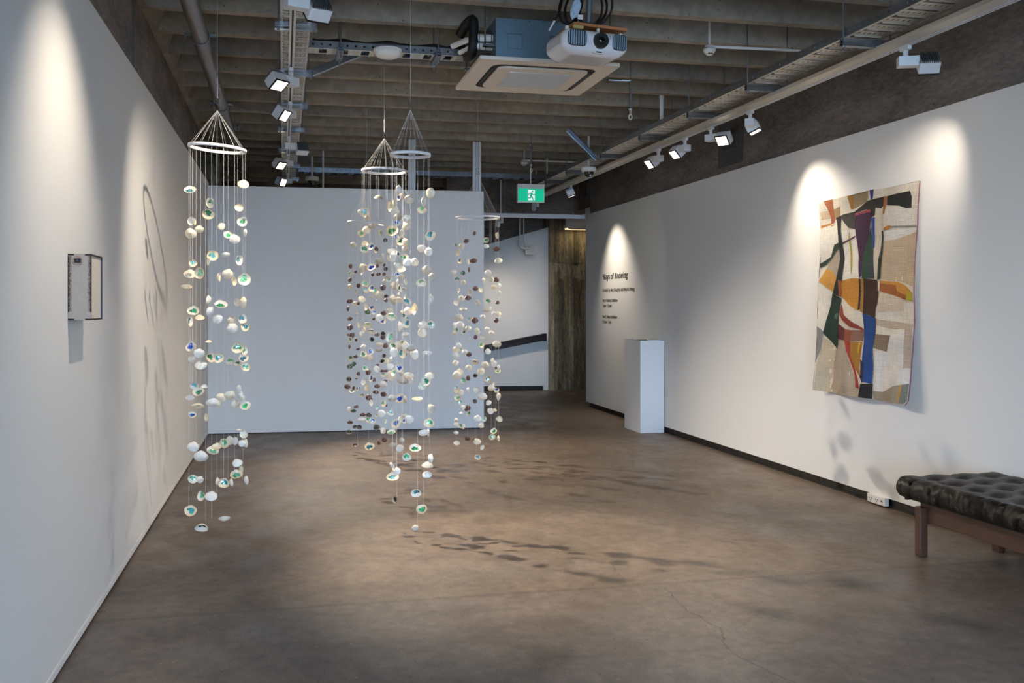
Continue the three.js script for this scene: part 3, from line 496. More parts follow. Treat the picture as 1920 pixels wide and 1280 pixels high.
{ // rail spanning from partition to right wall
  const a = atZ(860, 402, -14.3), b = atZ(1099, 405, -14.25), t = thing('sliding_rail', 'white aluminium rail spanning from the partition to the right wall', 'rail', [a.x, a.y, a.z]);
  const L = b.x - a.x; part('rail', [box(0, L, -0.03, 0.012, -0.03, 0.03), box(0, L, 0.012, 0.032, -0.02, 0.02)], M.whiteMetal, t);
  part('end_cap', rbox(0.02, 0.075, 0.07, 0.003).translate(L, 0, 0), M.whiteMetal, t);
  for (const u of [0.36, 0.9]) part('hanger', [rbox(0.03, 0.04, 0.03, 0.003).translate(L * u, 0.045, 0), rod(V(L * u, 0.05, 0), V(L * u, SLAB - a.y, 0), 0.005, 6)], M.galvDark, t);
}
{ // exit sign
  const p = at(996, 362, 13.0), t = thing('exit_sign', 'green lit exit sign with a running figure', 'sign', [p.x, p.y, p.z]); t.rotation.y = 0.02;
  part('housing', [rbox(0.37, 0.245, 0.05, 0.006).translate(0, 0, -0.03)], M.whitePlastic, t);
  part('stem', rod(V(0.0, 0.12, -0.03), V(0.0, SLAB - p.y, -0.03), 0.008, 8), M.whiteMetal, t);
  const N = [512, 256], cv = document.createElement('canvas'); cv.width = N[0]; cv.height = N[1]; const c = cv.getContext('2d');
  c.fillStyle = '#05c396'; c.fillRect(0, 0, 512, 256); c.fillStyle = '#f4fffb'; c.fillRect(190, 22, 138, 214);
  c.fillStyle = '#05a884'; c.strokeStyle = '#05a884'; c.lineCap = 'round'; c.lineJoin = 'round';
  c.beginPath(); c.arc(283, 56, 17, 0, 7); c.fill();
  c.lineWidth = 36; c.beginPath(); c.moveTo(262, 92); c.lineTo(248, 144); c.stroke();
  c.lineWidth = 17; c.beginPath(); c.moveTo(256, 86); c.lineTo(218, 94); c.lineTo(204, 126); c.stroke();
  c.beginPath(); c.moveTo(270, 92); c.lineTo(296, 124); c.lineTo(326, 116); c.stroke();
  c.lineWidth = 20; c.beginPath(); c.moveTo(248, 148); c.lineTo(244, 184); c.lineTo(198, 186); c.stroke();
  c.beginPath(); c.moveTo(256, 146); c.lineTo(282, 180); c.lineTo(294, 224); c.stroke();
  const tx = new THREE.CanvasTexture(cv); tx.colorSpace = THREE.SRGBColorSpace;
  part('sign_face', new THREE.BoxGeometry(0.345, 0.165, 0.004).translate(0, -0.025, 0.0), std({ color: '#000000', emissive: '#ffffff', emissiveMap: tx, emissiveIntensity: 0.9, roughness: 0.4 }), t);
  const ra = new THREE.RectAreaLight(new THREE.Color(0.05, 0.9, 0.6), 0.6, 0.34, 0.16); ra.position.set(0, -0.025, 0.01); ra.rotation.y = Math.PI; t.add(ra);
}
function downSpot(label, px, py, d, target, power) {                     // cylinder spots beyond the partition
  const p = at(px, py, d), t = thing('cylinder_spot', label, 'spotlight', [p.x, p.y, p.z]);
  const dir = V(...target).sub(p).normalize(), q = new THREE.Quaternion().setFromUnitVectors(V(0, -1, 0), dir);
  const h = part('lamp_head', new THREE.CylinderGeometry(0.035, 0.035, 0.11, 20).applyQuaternion(q), M.whiteMetal, t);
  part('lens', new THREE.CylinderGeometry(0.028, 0.028, 0.004, 20).translate(0, -0.056, 0).applyQuaternion(q), M.lens, h);
  part('stem', [rod(V(0.04, 0.0, 0), V(0.04, SLAB - p.y, 0), 0.012, 10), rbox(0.04, 0.1, 0.05, 0.004).translate(0.06, 0.05, 0)], M.whiteMetal, t);
  const l = new THREE.SpotLight(LAMP, power, 0, 0.5, 0.9, 2); l.position.copy(dir).multiplyScalar(0.11); l.target.position.copy(dir).multiplyScalar(2); l.castShadow = true; l.shadow.radius = 1.2; t.add(l); t.add(l.target);
  l.name = 'spot_beam'; l.target.name = 'beam_aim';
}
downSpot('white cylinder spot hidden behind the left of the partition', 600, 372, 13.0, [-1.2, 1.4, -15.0], 26);
downSpot('white cylinder spot below the exit sign', 1001, 388, 15.0, [4.25, 1.2, -16.95], 5);
downSpot('white cylinder spot hanging behind the right edge of the partition', 934, 418, 15.3, [3.6, 1.1, -16.95], 6);
{ // white panel on conduits in front of the ramp wall
  const p = at(993, 468, 17.2), t = thing('access_panel', 'small white panel hung on two bent conduits at the ramp wall', 'panel', [p.x, p.y, p.z]);
  part('panel', rbox(0.17, 0.165, 0.03, 0.003).rotateY(0.15), M.whitePlastic, t); part('bracket', box(-0.03, 0.03, -0.03, 0.03, -16.95 - p.z, -0.005), M.galvDark, t);
  const q = (px, py) => at(px, py, 17.15).sub(p);
  part('conduit', [tube([q(975, 395), q(975, 440), q(975, 458), q(978, 464), q(992, 467)], 0.018, 40, 10)], M.whitePlastic, t);
  part('conduit', [tube([q(982, 395), q(982, 440), q(983, 454), q(986, 461), q(994, 463)], 0.012, 40, 10)], M.whitePlastic, t);
}
{ // timber handrail
  const a = atZ(890, 658, -16.80), b = atZ(1022, 632, -16.80), L = Math.hypot(b.x - a.x, b.y - a.y), ang = Math.atan2(b.y - a.y, b.x - a.x);
  const t = thing('handrail', 'red brown timber handrail sloping along the ramp wall', 'handrail', [a.x, a.y, a.z]);
  part('rail', [rbox(L, 0.10, 0.05, 0.006).translate(L / 2, 0, 0).rotateZ(ang)], M.darkWood, t); part('top_rail', rbox(L, 0.025, 0.09, 0.006).translate(L / 2, 0.055, 0.0).rotateZ(ang), M.darkWood, t);
  part('end_block', rbox(0.05, 0.13, 0.14, 0.004).translate(b.x - a.x, b.y - a.y, -0.05), M.darkWood, t);
  for (const u of [0.2, 0.5, 0.8]) part('bracket', box((b.x - a.x) * u - 0.012, (b.x - a.x) * u + 0.012, (b.y - a.y) * u - 0.03, (b.y - a.y) * u + 0.0, -0.16, -0.02), M.bezel, t);
}

// ---------------------------------------------------------------- hanging shell mobiles
// unit valve: width 1, umbo towards +y, convex side +z
function valve(k, brown) {
  const NR = 5, NA = 22, wob = (a) => 1 + 0.035 * Math.sin(2 * a + k) + 0.03 * Math.sin(3 * a + k * 2.1) + 0.02 * Math.sin(7 * a + k * 1.7);
  const rim = (a) => { const da = Math.atan2(Math.sin(a - Math.PI / 2), Math.cos(a - Math.PI / 2)); return wob(a) * (0.5 * (1 + 0.02 * k % 0.06) + 0.055 * Math.exp(-da * da / 0.05) - 0.03 * Math.exp(-Math.pow(Math.abs(da) - 0.6, 2) / 0.05)); };
  const depth = 0.25 + 0.03 * (k % 3), pos = [], col = [], idx = [];
  const outC = brown ? [[0.10, 0.05, 0.042], [0.17, 0.085, 0.065], [0.30, 0.19, 0.15]] : [[0.80, 0.76, 0.68], [0.86, 0.83, 0.77], [0.74, 0.68, 0.58]];
  const inC = brown ? [0.055, 0.04, 0.035] : [0.80, 0.74, 0.62], rimC = brown ? [0.62, 0.52, 0.42] : [0.84, 0.70, 0.50];
  const P = (u, a, side) => { const r = rim(a) * u, z = depth * (1 - Math.pow(u, 2.3)); const rib = side > 0 ? 0.006 * Math.cos(a * 15) * u : 0; return [r * Math.cos(a), r * Math.sin(a) * 0.92 + 0.2 * (1 - u) * (1 - 0.4 * u), side > 0 ? z + rib : z - 0.035 * (1 - u * u * 0.5) - 0.01]; };
  for (const side of [1, -1]) {
    const o = pos.length / 3;
    for (let i = 0; i <= NR; i++) for (let j = 0; j < NA; j++) {
      const u = Math.pow(i / NR, 0.85), a = j / NA * Math.PI * 2; pos.push(...P(Math.max(u, 0.001), a, side));
      const band = 0.5 + 0.5 * Math.sin(u * 17 + 2 * Math.sin(a * 2 + k)), sp = hash(i, j, k + 5);
      let c; if (side > 0) { const A = outC[0], B = outC[band > 0.5 ? 1 : 2], t = Math.abs(band - 0.5) * (0.6 + 0.8 * sp); c = [0, 1, 2].map((q) => A[q] + (B[q] - A[q]) * t); } else { const t = Math.max(0, (u - 0.78) / 0.22); c = [0, 1, 2].map((q) => inC[q] * (0.93 + 0.12 * sp) * (1 - t) + rimC[q] * t); }
      col.push(...c);
    }
    for (let i = 0; i < NR; i++) for (let j = 0; j < NA; j++) { const a = o + i * NA + j, b = o + i * NA + (j + 1) % NA, c = a + NA, d = b + NA; if (side > 0) idx.push(a, c, b, b, c, d); else idx.push(a, b, c, b, d, c); }
  }
  const a0 = NR * NA, b0 = (NR + 1) * NA + NR * NA;
  for (let j = 0; j < NA; j++) { const n = (j + 1) % NA; idx.push(a0 + j, b0 + j, a0 + n, a0 + n, b0 + j, b0 + n); }
  const g = new THREE.BufferGeometry(); g.setAttribute('position', new THREE.Float32BufferAttribute(pos, 3)); g.setAttribute('color', new THREE.Float32BufferAttribute(col, 3)); g.setIndex(idx); g.computeVertexNormals();
  g.userData = { P }; return g;
}
function glazeFilm(P, k) {                                             // irregular pool of fused glass on the inner face
  const NR = 4, NA = 18, pos = [], col = [], idx = [];
  const out = (a) => 0.56 + 0.08 * Math.sin(a * 2 + k) + 0.07 * Math.sin(a * 3 + 2.3 * k) + 0.05 * Math.sin(a * 5 + k);
  for (let i = 0; i <= NR; i++) for (let j = 0; j < NA; j++) { const a = j / NA * Math.PI * 2, u = Math.max(0.001, i / NR * out(a)); const p = P(u, a, -1); pos.push(p[0], p[1], p[2] - 0.045 * (1 - Math.pow(i / NR, 3)) + 0.004 * (i === NR ? 1 : 0)); const f = 0.35 + 1.3 * hash(i * 3 + k, j, k + 31) * (0.5 + hash(j >> 1, i, k)); col.push(f, f, f); }
  for (let i = 0; i < NR; i++) for (let j = 0; j < NA; j++) { const a = i * NA + j, b = i * NA + (j + 1) % NA, c = a + NA, d = b + NA; idx.push(a, b, c, b, d, c); }
  const g = new THREE.BufferGeometry(); g.setAttribute('position', new THREE.Float32BufferAttribute(pos, 3)); g.setAttribute('color', new THREE.Float32BufferAttribute(col, 3)); g.setIndex(idx); g.computeVertexNormals(); return g;
}
const whiteValves = [0, 1, 2, 3, 4].map((k) => valve(k, false)), brownValves = [0, 1, 2].map((k) => valve(k + 6, true));
const films = whiteValves.map((g, k) => glazeFilm(g.userData.P, k)), filmsBrown = brownValves.map((g, k) => glazeFilm(g.userData.P, k + 9));
const shellMat = std({ vertexColors: true, roughness: 0.55 }), shellGrey = std({ color: '#d5cec3', vertexColors: true, roughness: 0.6 }), shellCream = std({ color: '#fff6e4', vertexColors: true, roughness: 0.5 }), brownMat = std({ vertexColors: true, roughness: 0.4 });
const glassOf = (r, g, b) => phys({ color: new THREE.Color().setRGB(r, g, b), vertexColors: true, roughness: 0.12, clearcoat: 1, clearcoatRoughness: 0.05 });
const glazes = { g: [glassOf(0.05, 0.36, 0.14), glassOf(0.16, 0.46, 0.26), glassOf(0.03, 0.22, 0.10)], t: [glassOf(0.04, 0.28, 0.30), glassOf(0.12, 0.36, 0.38), glassOf(0.03, 0.17, 0.22)], b: [glassOf(0.02, 0.07, 0.36), glassOf(0.03, 0.10, 0.28)], d: [glassOf(0.012, 0.014, 0.012)], p: [glassOf(0.34, 0.50, 0.30)] };
Object.values(glazes).flat().forEach((m) => { m.side = THREE.DoubleSide; });

// one line per shell: x y width height kind, read in the magnified views they were measured in
const A1 = '132 92 70 58 t;270 183 44 68 g;257 262 76 52 g;498 55 66 54 w;468 217 46 48 c;491 313 56 60 g;512 388 30 48 e;140 308 34 54 c;165 313 26 44 e;195 366 60 44 w;138 395 72 62 w;347 345 48 48 w;392 402 58 44 g;440 430 56 60 w;288 545 70 70 t;258 585 30 50 e;377 538 52 34 w;470 577 46 66 t;153 597 50 48 t;134 672 84 60 w;197 665 50 72 g;335 693 22 52 e;392 672 66 60 w;436 722 20 56 e;505 708 72 76 g;108 757 66 26 e;258 850 26 56 e;155 922 70 54 g;134 998 40 64 t;200 972 60 26 e;270 930 50 66 w;345 878 76 54 g;465 862 60 60 w;500 870 44 80 w;320 978 54 62 w;418 988 48 50 w;422 1042 58 62 w;492 978 50 60 t;510 1035 46 52 t;260 1135 40 36 e;138 1170 66 60 b;195 1215 66 66 w;155 1258 60 50 w;275 1243 48 60 g;328 1248 56 58 t;460 1177 72 68 g;506 1195 40 58 g;500 1247 60 48 t;410 1270 56 40 g';
const A2 = '208 52 78 62 w;462 42 44 36 g;513 65 56 54 g;162 195 52 46 t;190 235 70 50 g;232 200 44 44 e;132 275 56 52 e;183 337 84 40 g;147 392 50 36 b;244 410 28 52 e;290 310 80 66 w;345 275 60 54 w;405 258 70 58 w;330 318 20 34 e;470 220 22 60 e;480 262 36 54 w;502 285 18 40 e;445 318 54 52 w;512 330 68 58 g;468 495 30 24 e;502 525 38 54 c;155 612 66 66 w;207 678 90 66 w;290 635 72 50 g;315 610 60 40 c;368 588 62 58 g;405 568 44 58 w;440 572 40 48 w;490 588 44 46 w;516 588 28 60 e;457 722 64 52 w;450 800 72 54 g;486 770 20 52 e;152 832 60 54 g;200 837 46 46 w;320 848 36 46 e;363 860 58 62 t;417 855 22 50 e;520 840 26 60 e;207 950 50 60 g;277 950 74 46 w;136 1050 78 56 t;368 1100 70 36 w;212 1170 78 56 t';
const B1 = '578 75 36 74 w;575 150 30 50 b;620 140 80 70 w;675 165 80 74 w;497 232 50 90 g;540 200 36 56 e;547 272 66 72 c;872 105 68 90 w;812 185 50 80 c;793 262 80 60 g;572 330 72 60 w;567 380 66 64 b;652 345 70 60 c;655 385 70 50 w;650 420 70 64 w;518 455 100 84 g;563 512 40 46 b;610 475 46 56 w;598 548 66 80 g;640 562 44 74 w;872 500 92 76 t;795 622 84 72 w;855 650 50 76 w;636 620 60 50 w;520 650 84 60 c;578 668 34 52 b;628 693 76 60 g;495 710 50 60 c;530 695 50 90 w;660 745 80 70 w;725 745 60 66 w;630 752 50 50 t;568 770 60 60 w;605 810 76 64 c;840 820 88 76 w;890 880 64 66 w;568 858 46 50 b;600 875 60 50 w;485 905 50 50 g;645 925 40 56 e;570 925 34 40 e;790 938 84 52 g;540 965 80 70 w;592 985 34 66 g;642 990 56 28 w;530 1095 40 90 w;575 1098 80 40 c;580 1045 26 40 e;635 1062 36 40 e;655 1108 66 70 t;875 1085 28 72 e;495 1190 56 46 w;510 1250 84 60 g;665 1197 74 66 w;722 1180 34 90 e;612 1215 30 50 e;632 1240 44 56 t;655 1270 46 40 t';
const B2 = '655 80 64 72 t;585 110 30 90 w;803 97 84 70 w;875 92 72 72 g;797 165 72 76 w;643 185 72 36 w;500 210 66 80 g;575 265 60 40 c;572 285 56 76 w;615 250 50 40 g;522 290 54 64 g;640 280 70 56 w;697 310 80 66 w;725 360 50 100 w;535 345 70 84 w;612 358 44 80 t;640 345 50 60 w;841 355 80 48 w;510 410 26 40 e;498 475 66 56 w;580 490 66 72 b;508 565 78 84 w;530 530 30 66 g;605 545 36 44 w;668 565 92 76 w;615 610 96 60 w;695 610 30 60 e;865 562 70 44 w;830 612 80 70 g;797 657 70 70 p;520 770 74 66 w;590 770 96 72 b;638 782 44 56 w;752 775 88 36 c;880 868 66 78 w;635 935 50 44 w;675 965 80 66 w;632 980 34 40 b;595 965 30 56 e;550 1005 66 78 b;858 998 76 78 g;810 1088 90 66 w;852 1088 30 66 e;730 1228 92 58 g';
const B3 = '357 328 62 70 g;577 342 54 80 w;550 408 94 40 w;545 490 80 60 w;212 398 34 44 e;233 425 30 50 e;228 508 100 66 t;267 460 44 66 w;247 720 36 60 d;443 662 88 72 t;495 808 92 74 g;436 985 60 60 w';
const C1 = '395 152 76 34 w;262 285 80 84 t;215 280 24 36 w;290 335 60 36 w;332 415 66 46 w;238 480 66 66 g;282 450 70 66 w;408 475 36 60 g;268 575 60 50 c;262 622 72 66 g;322 600 52 58 b;370 630 40 56 d;428 688 22 46 e;403 737 80 60 w;252 797 66 70 w;238 840 30 46 e;325 790 72 60 b;478 885 60 50 w;270 945 60 60 g;280 990 60 70 t;328 985 34 60 b;355 1010 56 60 g;405 1048 66 70 w;378 1055 30 46 c;240 1087 66 52 w;277 1160 36 60 e;330 1168 50 46 b;352 1210 36 40 b;400 1258 66 60 w';
const C2 = '432 58 60 46 b;208 95 24 50 e;292 95 76 50 p;250 140 30 60 c;232 185 20 60 e;325 155 66 42 b;405 275 60 44 w;255 362 62 52 g;322 340 54 52 b;398 325 66 44 w;305 395 76 50 w;474 422 44 46 c;270 490 50 50 g;375 500 50 56 w;435 552 50 44 t;252 622 40 50 c;320 588 34 52 b;437 642 72 56 w;287 670 30 66 c;322 812 36 54 c;440 818 42 60 g;422 910 58 62 w;503 900 60 54 t;238 968 76 56 w;297 970 52 50 g;340 980 44 48 b;375 1038 60 44 d;435 1070 36 52 w;510 1080 72 46 g;310 1215 80 60 t;522 1205 70 56 w;590 1232 66 66 w;607 1160 38 50 w';
const D1 = '455 543 36 38 d;162 583 52 44 w;135 783 26 40 n;380 780 36 30 n;445 770 24 30 n;460 808 44 36 d;132 848 24 36 g;155 862 34 24 e;182 834 26 26 n;338 860 18 36 n;392 857 40 28 n;445 857 22 34 n;448 925 24 40 w;128 908 30 34 n;208 962 34 36 n;130 970 40 42 w;435 980 46 50 n;183 1018 30 36 e;325 1068 34 30 e;460 1062 42 34 d;460 1098 34 32 n;365 1092 34 24 e;128 1107 54 44 n;178 1130 46 36 g;206 1127 22 30 n;112 1175 24 46 n;293 1205 50 50 d;188 1220 36 30 e;440 1215 40 44 n;130 1268 44 36 n;348 1268 26 24 n';
const D2 = '130 117 54 50 n;380 183 42 36 n;432 175 42 40 d;434 205 40 44 n;133 185 56 36 n;155 190 20 50 n;130 230 34 36 g;186 230 22 32 n;330 228 44 40 d;457 285 36 46 n;122 295 18 36 n;203 317 34 20 n;252 293 48 36 w;135 402 50 40 g;182 384 40 28 n;443 378 26 36 d;428 428 44 34 d;127 478 46 42 d;163 455 42 42 d;298 530 42 48 n;383 465 30 26 n;208 543 26 34 n;428 518 34 28 n;460 518 40 30 n;118 595 48 42 d;188 587 24 18 n;352 598 24 36 n;455 612 40 30 n;380 660 44 36 n;105 662 50 46 n;165 680 26 44 d;203 680 42 40 b;145 703 46 28 g;368 715 50 36 n;240 745 44 34 g;440 735 54 44 n;300 760 50 46 n;318 780 36 30 n;118 875 40 56 w;185 848 40 26 n;162 888 46 36 d;382 860 34 34 g;462 833 24 30 n;375 930 30 26 g;248 923 46 34 n;303 928 42 46 d;455 983 24 36 g;130 995 52 40 d;177 1035 46 38 d;215 1038 46 46 d;120 1083 50 40 g;175 1202 48 36 d;447 1155 36 40 n;397 1180 28 42 n';
const E1 = '318 200 18 40 n;548 220 18 60 e;435 268 48 56 g;237 277 50 40 n;128 313 50 40 t;190 325 60 60 w;436 328 50 40 w;541 357 60 48 n;152 392 36 64 c;174 475 36 50 t;255 488 22 50 w;308 474 68 50 n;558 473 70 54 w;262 563 24 50 n;108 588 58 42 w;203 598 40 52 d;140 653 60 58 t;455 595 64 60 w;487 660 54 50 w;537 663 40 50 n;406 672 24 54 e;207 688 50 50 w;514 735 54 46 w;566 728 40 56 w;328 750 50 48 n;380 763 34 48 c;160 768 44 46 e;268 788 42 60 c;557 795 50 50 w;253 844 58 48 n;187 848 56 54 w;137 890 50 56 c;450 880 58 58 g;350 892 36 54 w;550 890 46 36 n;203 957 70 32 c;435 968 66 50 w;484 955 24 40 e;552 1005 64 46 w;508 1000 30 40 w;402 1030 46 40 w;535 1070 48 44 n;572 1055 36 50 w;162 1040 84 66 w;262 1060 50 46 t;322 1068 62 60 n;177 1112 72 54 w;258 1147 58 40 w;120 1120 24 60 e;133 1165 40 46 g;215 1183 56 48 t;446 1160 50 48 w;488 1200 54 50 w;345 1180 40 60 w;330 1237 34 44 n;395 1240 54 50 c;115 1200 30 40 w;275 1260 20 36 e';
const E2 = '375 84 46 52 g;519 75 76 66 w;155 95 46 50 w;128 128 60 56 w;175 120 50 46 g;210 155 50 50 w;253 175 46 46 n;434 147 54 50 w;128 187 56 44 w;124 257 56 40 w;310 250 70 46 b;405 275 70 64 w;480 235 28 46 w;495 265 36 60 w;512 305 22 36 n;530 335 50 36 g;538 295 24 36 w;250 305 60 54 w;368 338 64 60 w;135 375 70 76 w;165 345 56 64 w;312 378 44 36 d;196 425 46 60 g;245 402 24 50 n;434 414 62 56 t;129 495 36 34 g;137 522 54 44 c;175 540 56 56 w;248 518 16 60 e;325 518 40 60 c;468 500 66 58 w;487 458 14 36 e;518 518 50 44 b;142 590 60 50 g;382 580 84 58 w;532 580 36 70 w;310 625 38 42 d;167 640 52 48 t;440 638 50 44 w;236 692 58 54 n;195 685 40 44 w;247 742 40 50 g;180 740 34 28 e;460 718 60 50 w;498 710 46 40 e;335 790 64 52 w;398 796 50 46 g;545 795 56 54 c;132 808 40 40 w;130 845 36 40 w;172 862 44 40 g;200 868 20 50 e;370 858 40 46 w;128 928 50 40 w;490 910 60 48 g;475 968 58 52 g;538 983 30 50 e;134 1025 52 46 c;238 985 50 44 n;330 1012 66 56 w;300 1000 24 40 n;380 1068 36 46 c;336 1162 54 50 t';
const view = (s, x0, y0, k) => s.split(';').map((l) => { const [x, y, w, h, t] = l.split(' '); return [x0 + x / k, y0 + y / k, w / k, h / k, t]; });

function mobile(label, px, ringPy, apexPy, ringPx, z, n, phase, tilt, shells, opt = {}) {
  const d0 = depthZ(px, z), c = at(px, ringPy, d0), apexY = at(px, apexPy, d0).y, r = ringPx * d0 / FOC, top = SOFFIT;
  const t = thing('shell_mobile', label, 'mobile', [c.x, c.y, c.z], 'hanging shell mobiles');
  const right = V(CA, 0, SA), fwd = V(SA, 0, -CA), loc = (v) => v.clone().sub(c);
  const ring = part('hoop', new THREE.LatheGeometry([[r - 0.007, -0.009], [r + 0.007, -0.009], [r + 0.0085, 0], [r + 0.007, 0.009], [r - 0.007, 0.009], [r - 0.0085, 0], [r - 0.007, -0.009]].map((q) => new THREE.Vector2(...q)), 56), M.hoop, t);
  ring.quaternion.setFromAxisAngle(fwd, tilt);
  const tiltY = (lat) => -Math.tan(tilt) * lat;                       // how far the hoop dips at this lateral offset
  const hookH = opt.hook || 0.05;
  part('suspension_wire', rod(V(0, apexY - c.y + hookH, 0), V(0, top - c.y, 0), 0.0016, 5), M.wire, t);
  part('eye_screw', new THREE.TorusGeometry(0.009, 0.002, 6, 14).translate(0, top - c.y - 0.009, 0), M.hook, t);
  const hy = apexY - c.y;
  { const s = hookH / 2, pts = []; for (let k = 0; k <= 8; k++) { const a = Math.PI * (0.05 - 1.15 * k / 8 + 0.0); pts.push(V(s * 0.55 * Math.cos(a + Math.PI * 0.1), hy + s * 0.55 + s * 0.55 * Math.sin(a), 0)); } pts.reverse(); const up = []; for (let k = 0; k <= 8; k++) { const a = Math.PI * (-0.1 + 1.15 * k / 8); up.push(V(s * 0.5 * Math.cos(a), hy + s * 1.5 + s * 0.5 * Math.sin(a), 0)); } const g = tube([...pts, ...up.reverse()], 0.0016, 40, 5); g.applyQuaternion(new THREE.Quaternion().setFromAxisAngle(V(0, 1, 0), -YAW)); part('hook', g, M.hook, t); }
  const strings = []; for (let i = 0; i < n; i++) { const a = phase + i / n * Math.PI * 2; strings.push({ lat: r * Math.cos(a), dep: r * Math.sin(a), low: 0 }); }
  for (const s of strings) { const e = right.clone().multiplyScalar(s.lat).addScaledVector(fwd, s.dep); e.y = tiltY(s.lat); s.top = e; part('suspension_cord', rod(V(0, hy, 0), e, 0.00055, 4), M.cord, t); }
  for (const [sx, sy, w, h, kind] of shells) {
    const lat0 = (sx - px) * d0 / FOC;
    const near = strings.map((s) => [Math.abs(s.lat - lat0) + 0.02 * rnd() + (opt.back && s.dep < 0 ? 0.004 : 0), s]).sort((a, b) => a[0] - b[0]);
    const s = near[0][1], d = d0 + s.dep, p = at(sx, sy, d);
    const brown = kind === 'n' || kind === 'd' || (opt.brown && kind === 'g' && rnd() < 0.3);
    const big = (w >= h ? w : h / 0.95) * d / FOC * 1.1;
    const idx = Math.floor(rnd() * (brown ? 3 : 5)), inside = 'gtbcdp'.includes(kind);
    const m = new THREE.Mesh((brown ? brownValves : whiteValves)[idx], brown ? brownMat : [shellMat, shellCream, shellGrey][kind === 'w' && opt.grey ? Math.floor(rnd() * 3) : Math.floor(rnd() * 2)]);
    m.name = 'shell'; t.add(m);
    const face = Math.atan2(-p.x, -p.z);                               // turns +z towards the viewer
    let yaw = 0, pitch = 0; const asp = w / h;
    if (kind === 'e') { if (asp < 1) yaw = (rnd() < 0.5 ? -1 : 1) * rr(1.05, 1.35); else pitch = (rnd() < 0.5 ? -1 : 1) * rr(1.0, 1.3); if (rnd() < 0.5) yaw += Math.PI; }
    else { if (asp < 0.9) yaw = (rnd() < 0.5 ? -1 : 1) * Math.acos(Math.max(0.35, asp)); else if (asp > 1.12) pitch = (rnd() < 0.6 ? 1 : -1) * Math.acos(Math.max(0.4, 1 / asp)); yaw += rr(-0.25, 0.25); pitch += rr(-0.2, 0.2); if (inside) yaw += Math.PI; }
    const roll = rr(-0.55, 0.55);
    m.quaternion.setFromEuler(new THREE.Euler(pitch, face + yaw, 0, 'YXZ')).multiply(new THREE.Quaternion().setFromAxisAngle(V(0, 0, 1), roll));
    m.scale.setScalar(big); m.position.copy(loc(p));
    const pool = kind === 'g' || kind === 't' || kind === 'b' || kind === 'p' || kind === 'd' ? kind : null;
    if (pool && (kind !== 'd' || rnd() < 0.8)) { const L = kind === 'd' && rnd() < 0.4 ? glazes.g : glazes[pool]; part('glaze', (brown ? filmsBrown : films)[idx], L[Math.floor(rnd() * L.length)], m); }
    s.low = Math.min(s.low, p.y - c.y); 
  }
  for (const s of strings) if (s.low < -0.05) part('cord', rod(s.top, V(s.top.x, s.low, s.top.z), 0.00055, 4), M.cord, t);
}
const kA = 3.656, kB = 4.925, centre = [...view(B1, 630, 340, kB), ...view(B2, 630, 590, kB)], toC = (q, i) => q[0] < 764 && i % 4 !== 0;
mobile('shell mobile nearest the left wall with white and green shells', 407.5, 278, 207, 51, RIB0 + RIBSTEP - RIBW / 2, 15, 0.2, 0.085, [...view(A1, 320, 330, kA), ...view(A2, 320, 670, kA)], { hook: 0.075 });
mobile('shell mobile with the largest cream shells, lowest of the centre cluster', 769.5, 290, 205, 36, RIB0 + RIBSTEP - RIBW / 2, 16, 0.1, 0.01, [...centre.filter((q, i) => !toC(q, i)), ...view(B3, 690, 790, kB)], { grey: 1 });
mobile('shell mobile with blue centred shells in the centre cluster', 720.5, 320.5, 259, 41, RIB0 - 2 * RIBSTEP - RIBW / 2, 15, 0.3, 0.01, [...view(C1, 630, 340, kB), ...view(C2, 630, 590, kB), ...centre.filter(toC)], { grey: 1 });
mobile('shell mobile of many small brown shells in the centre cluster', 687.5, 418.5, 356, 34, RIB0 - 5 * RIBSTEP - RIBW / 2, 18, 0.15, 0.06, [...view(D1, 630, 340, kB), ...view(D2, 630, 590, kB)], { brown: 1 });
mobile('shell mobile of mixed brown and white shells by the partition edge', 895.5, 408, 327, 40, RIB0 - 4 * RIBSTEP - RIBW / 2, 17, 0.25, 0.0, [...view(E1, 830, 400, 5.336), ...view(E2, 830, 630, 5.12)], { hook: 0.06 });

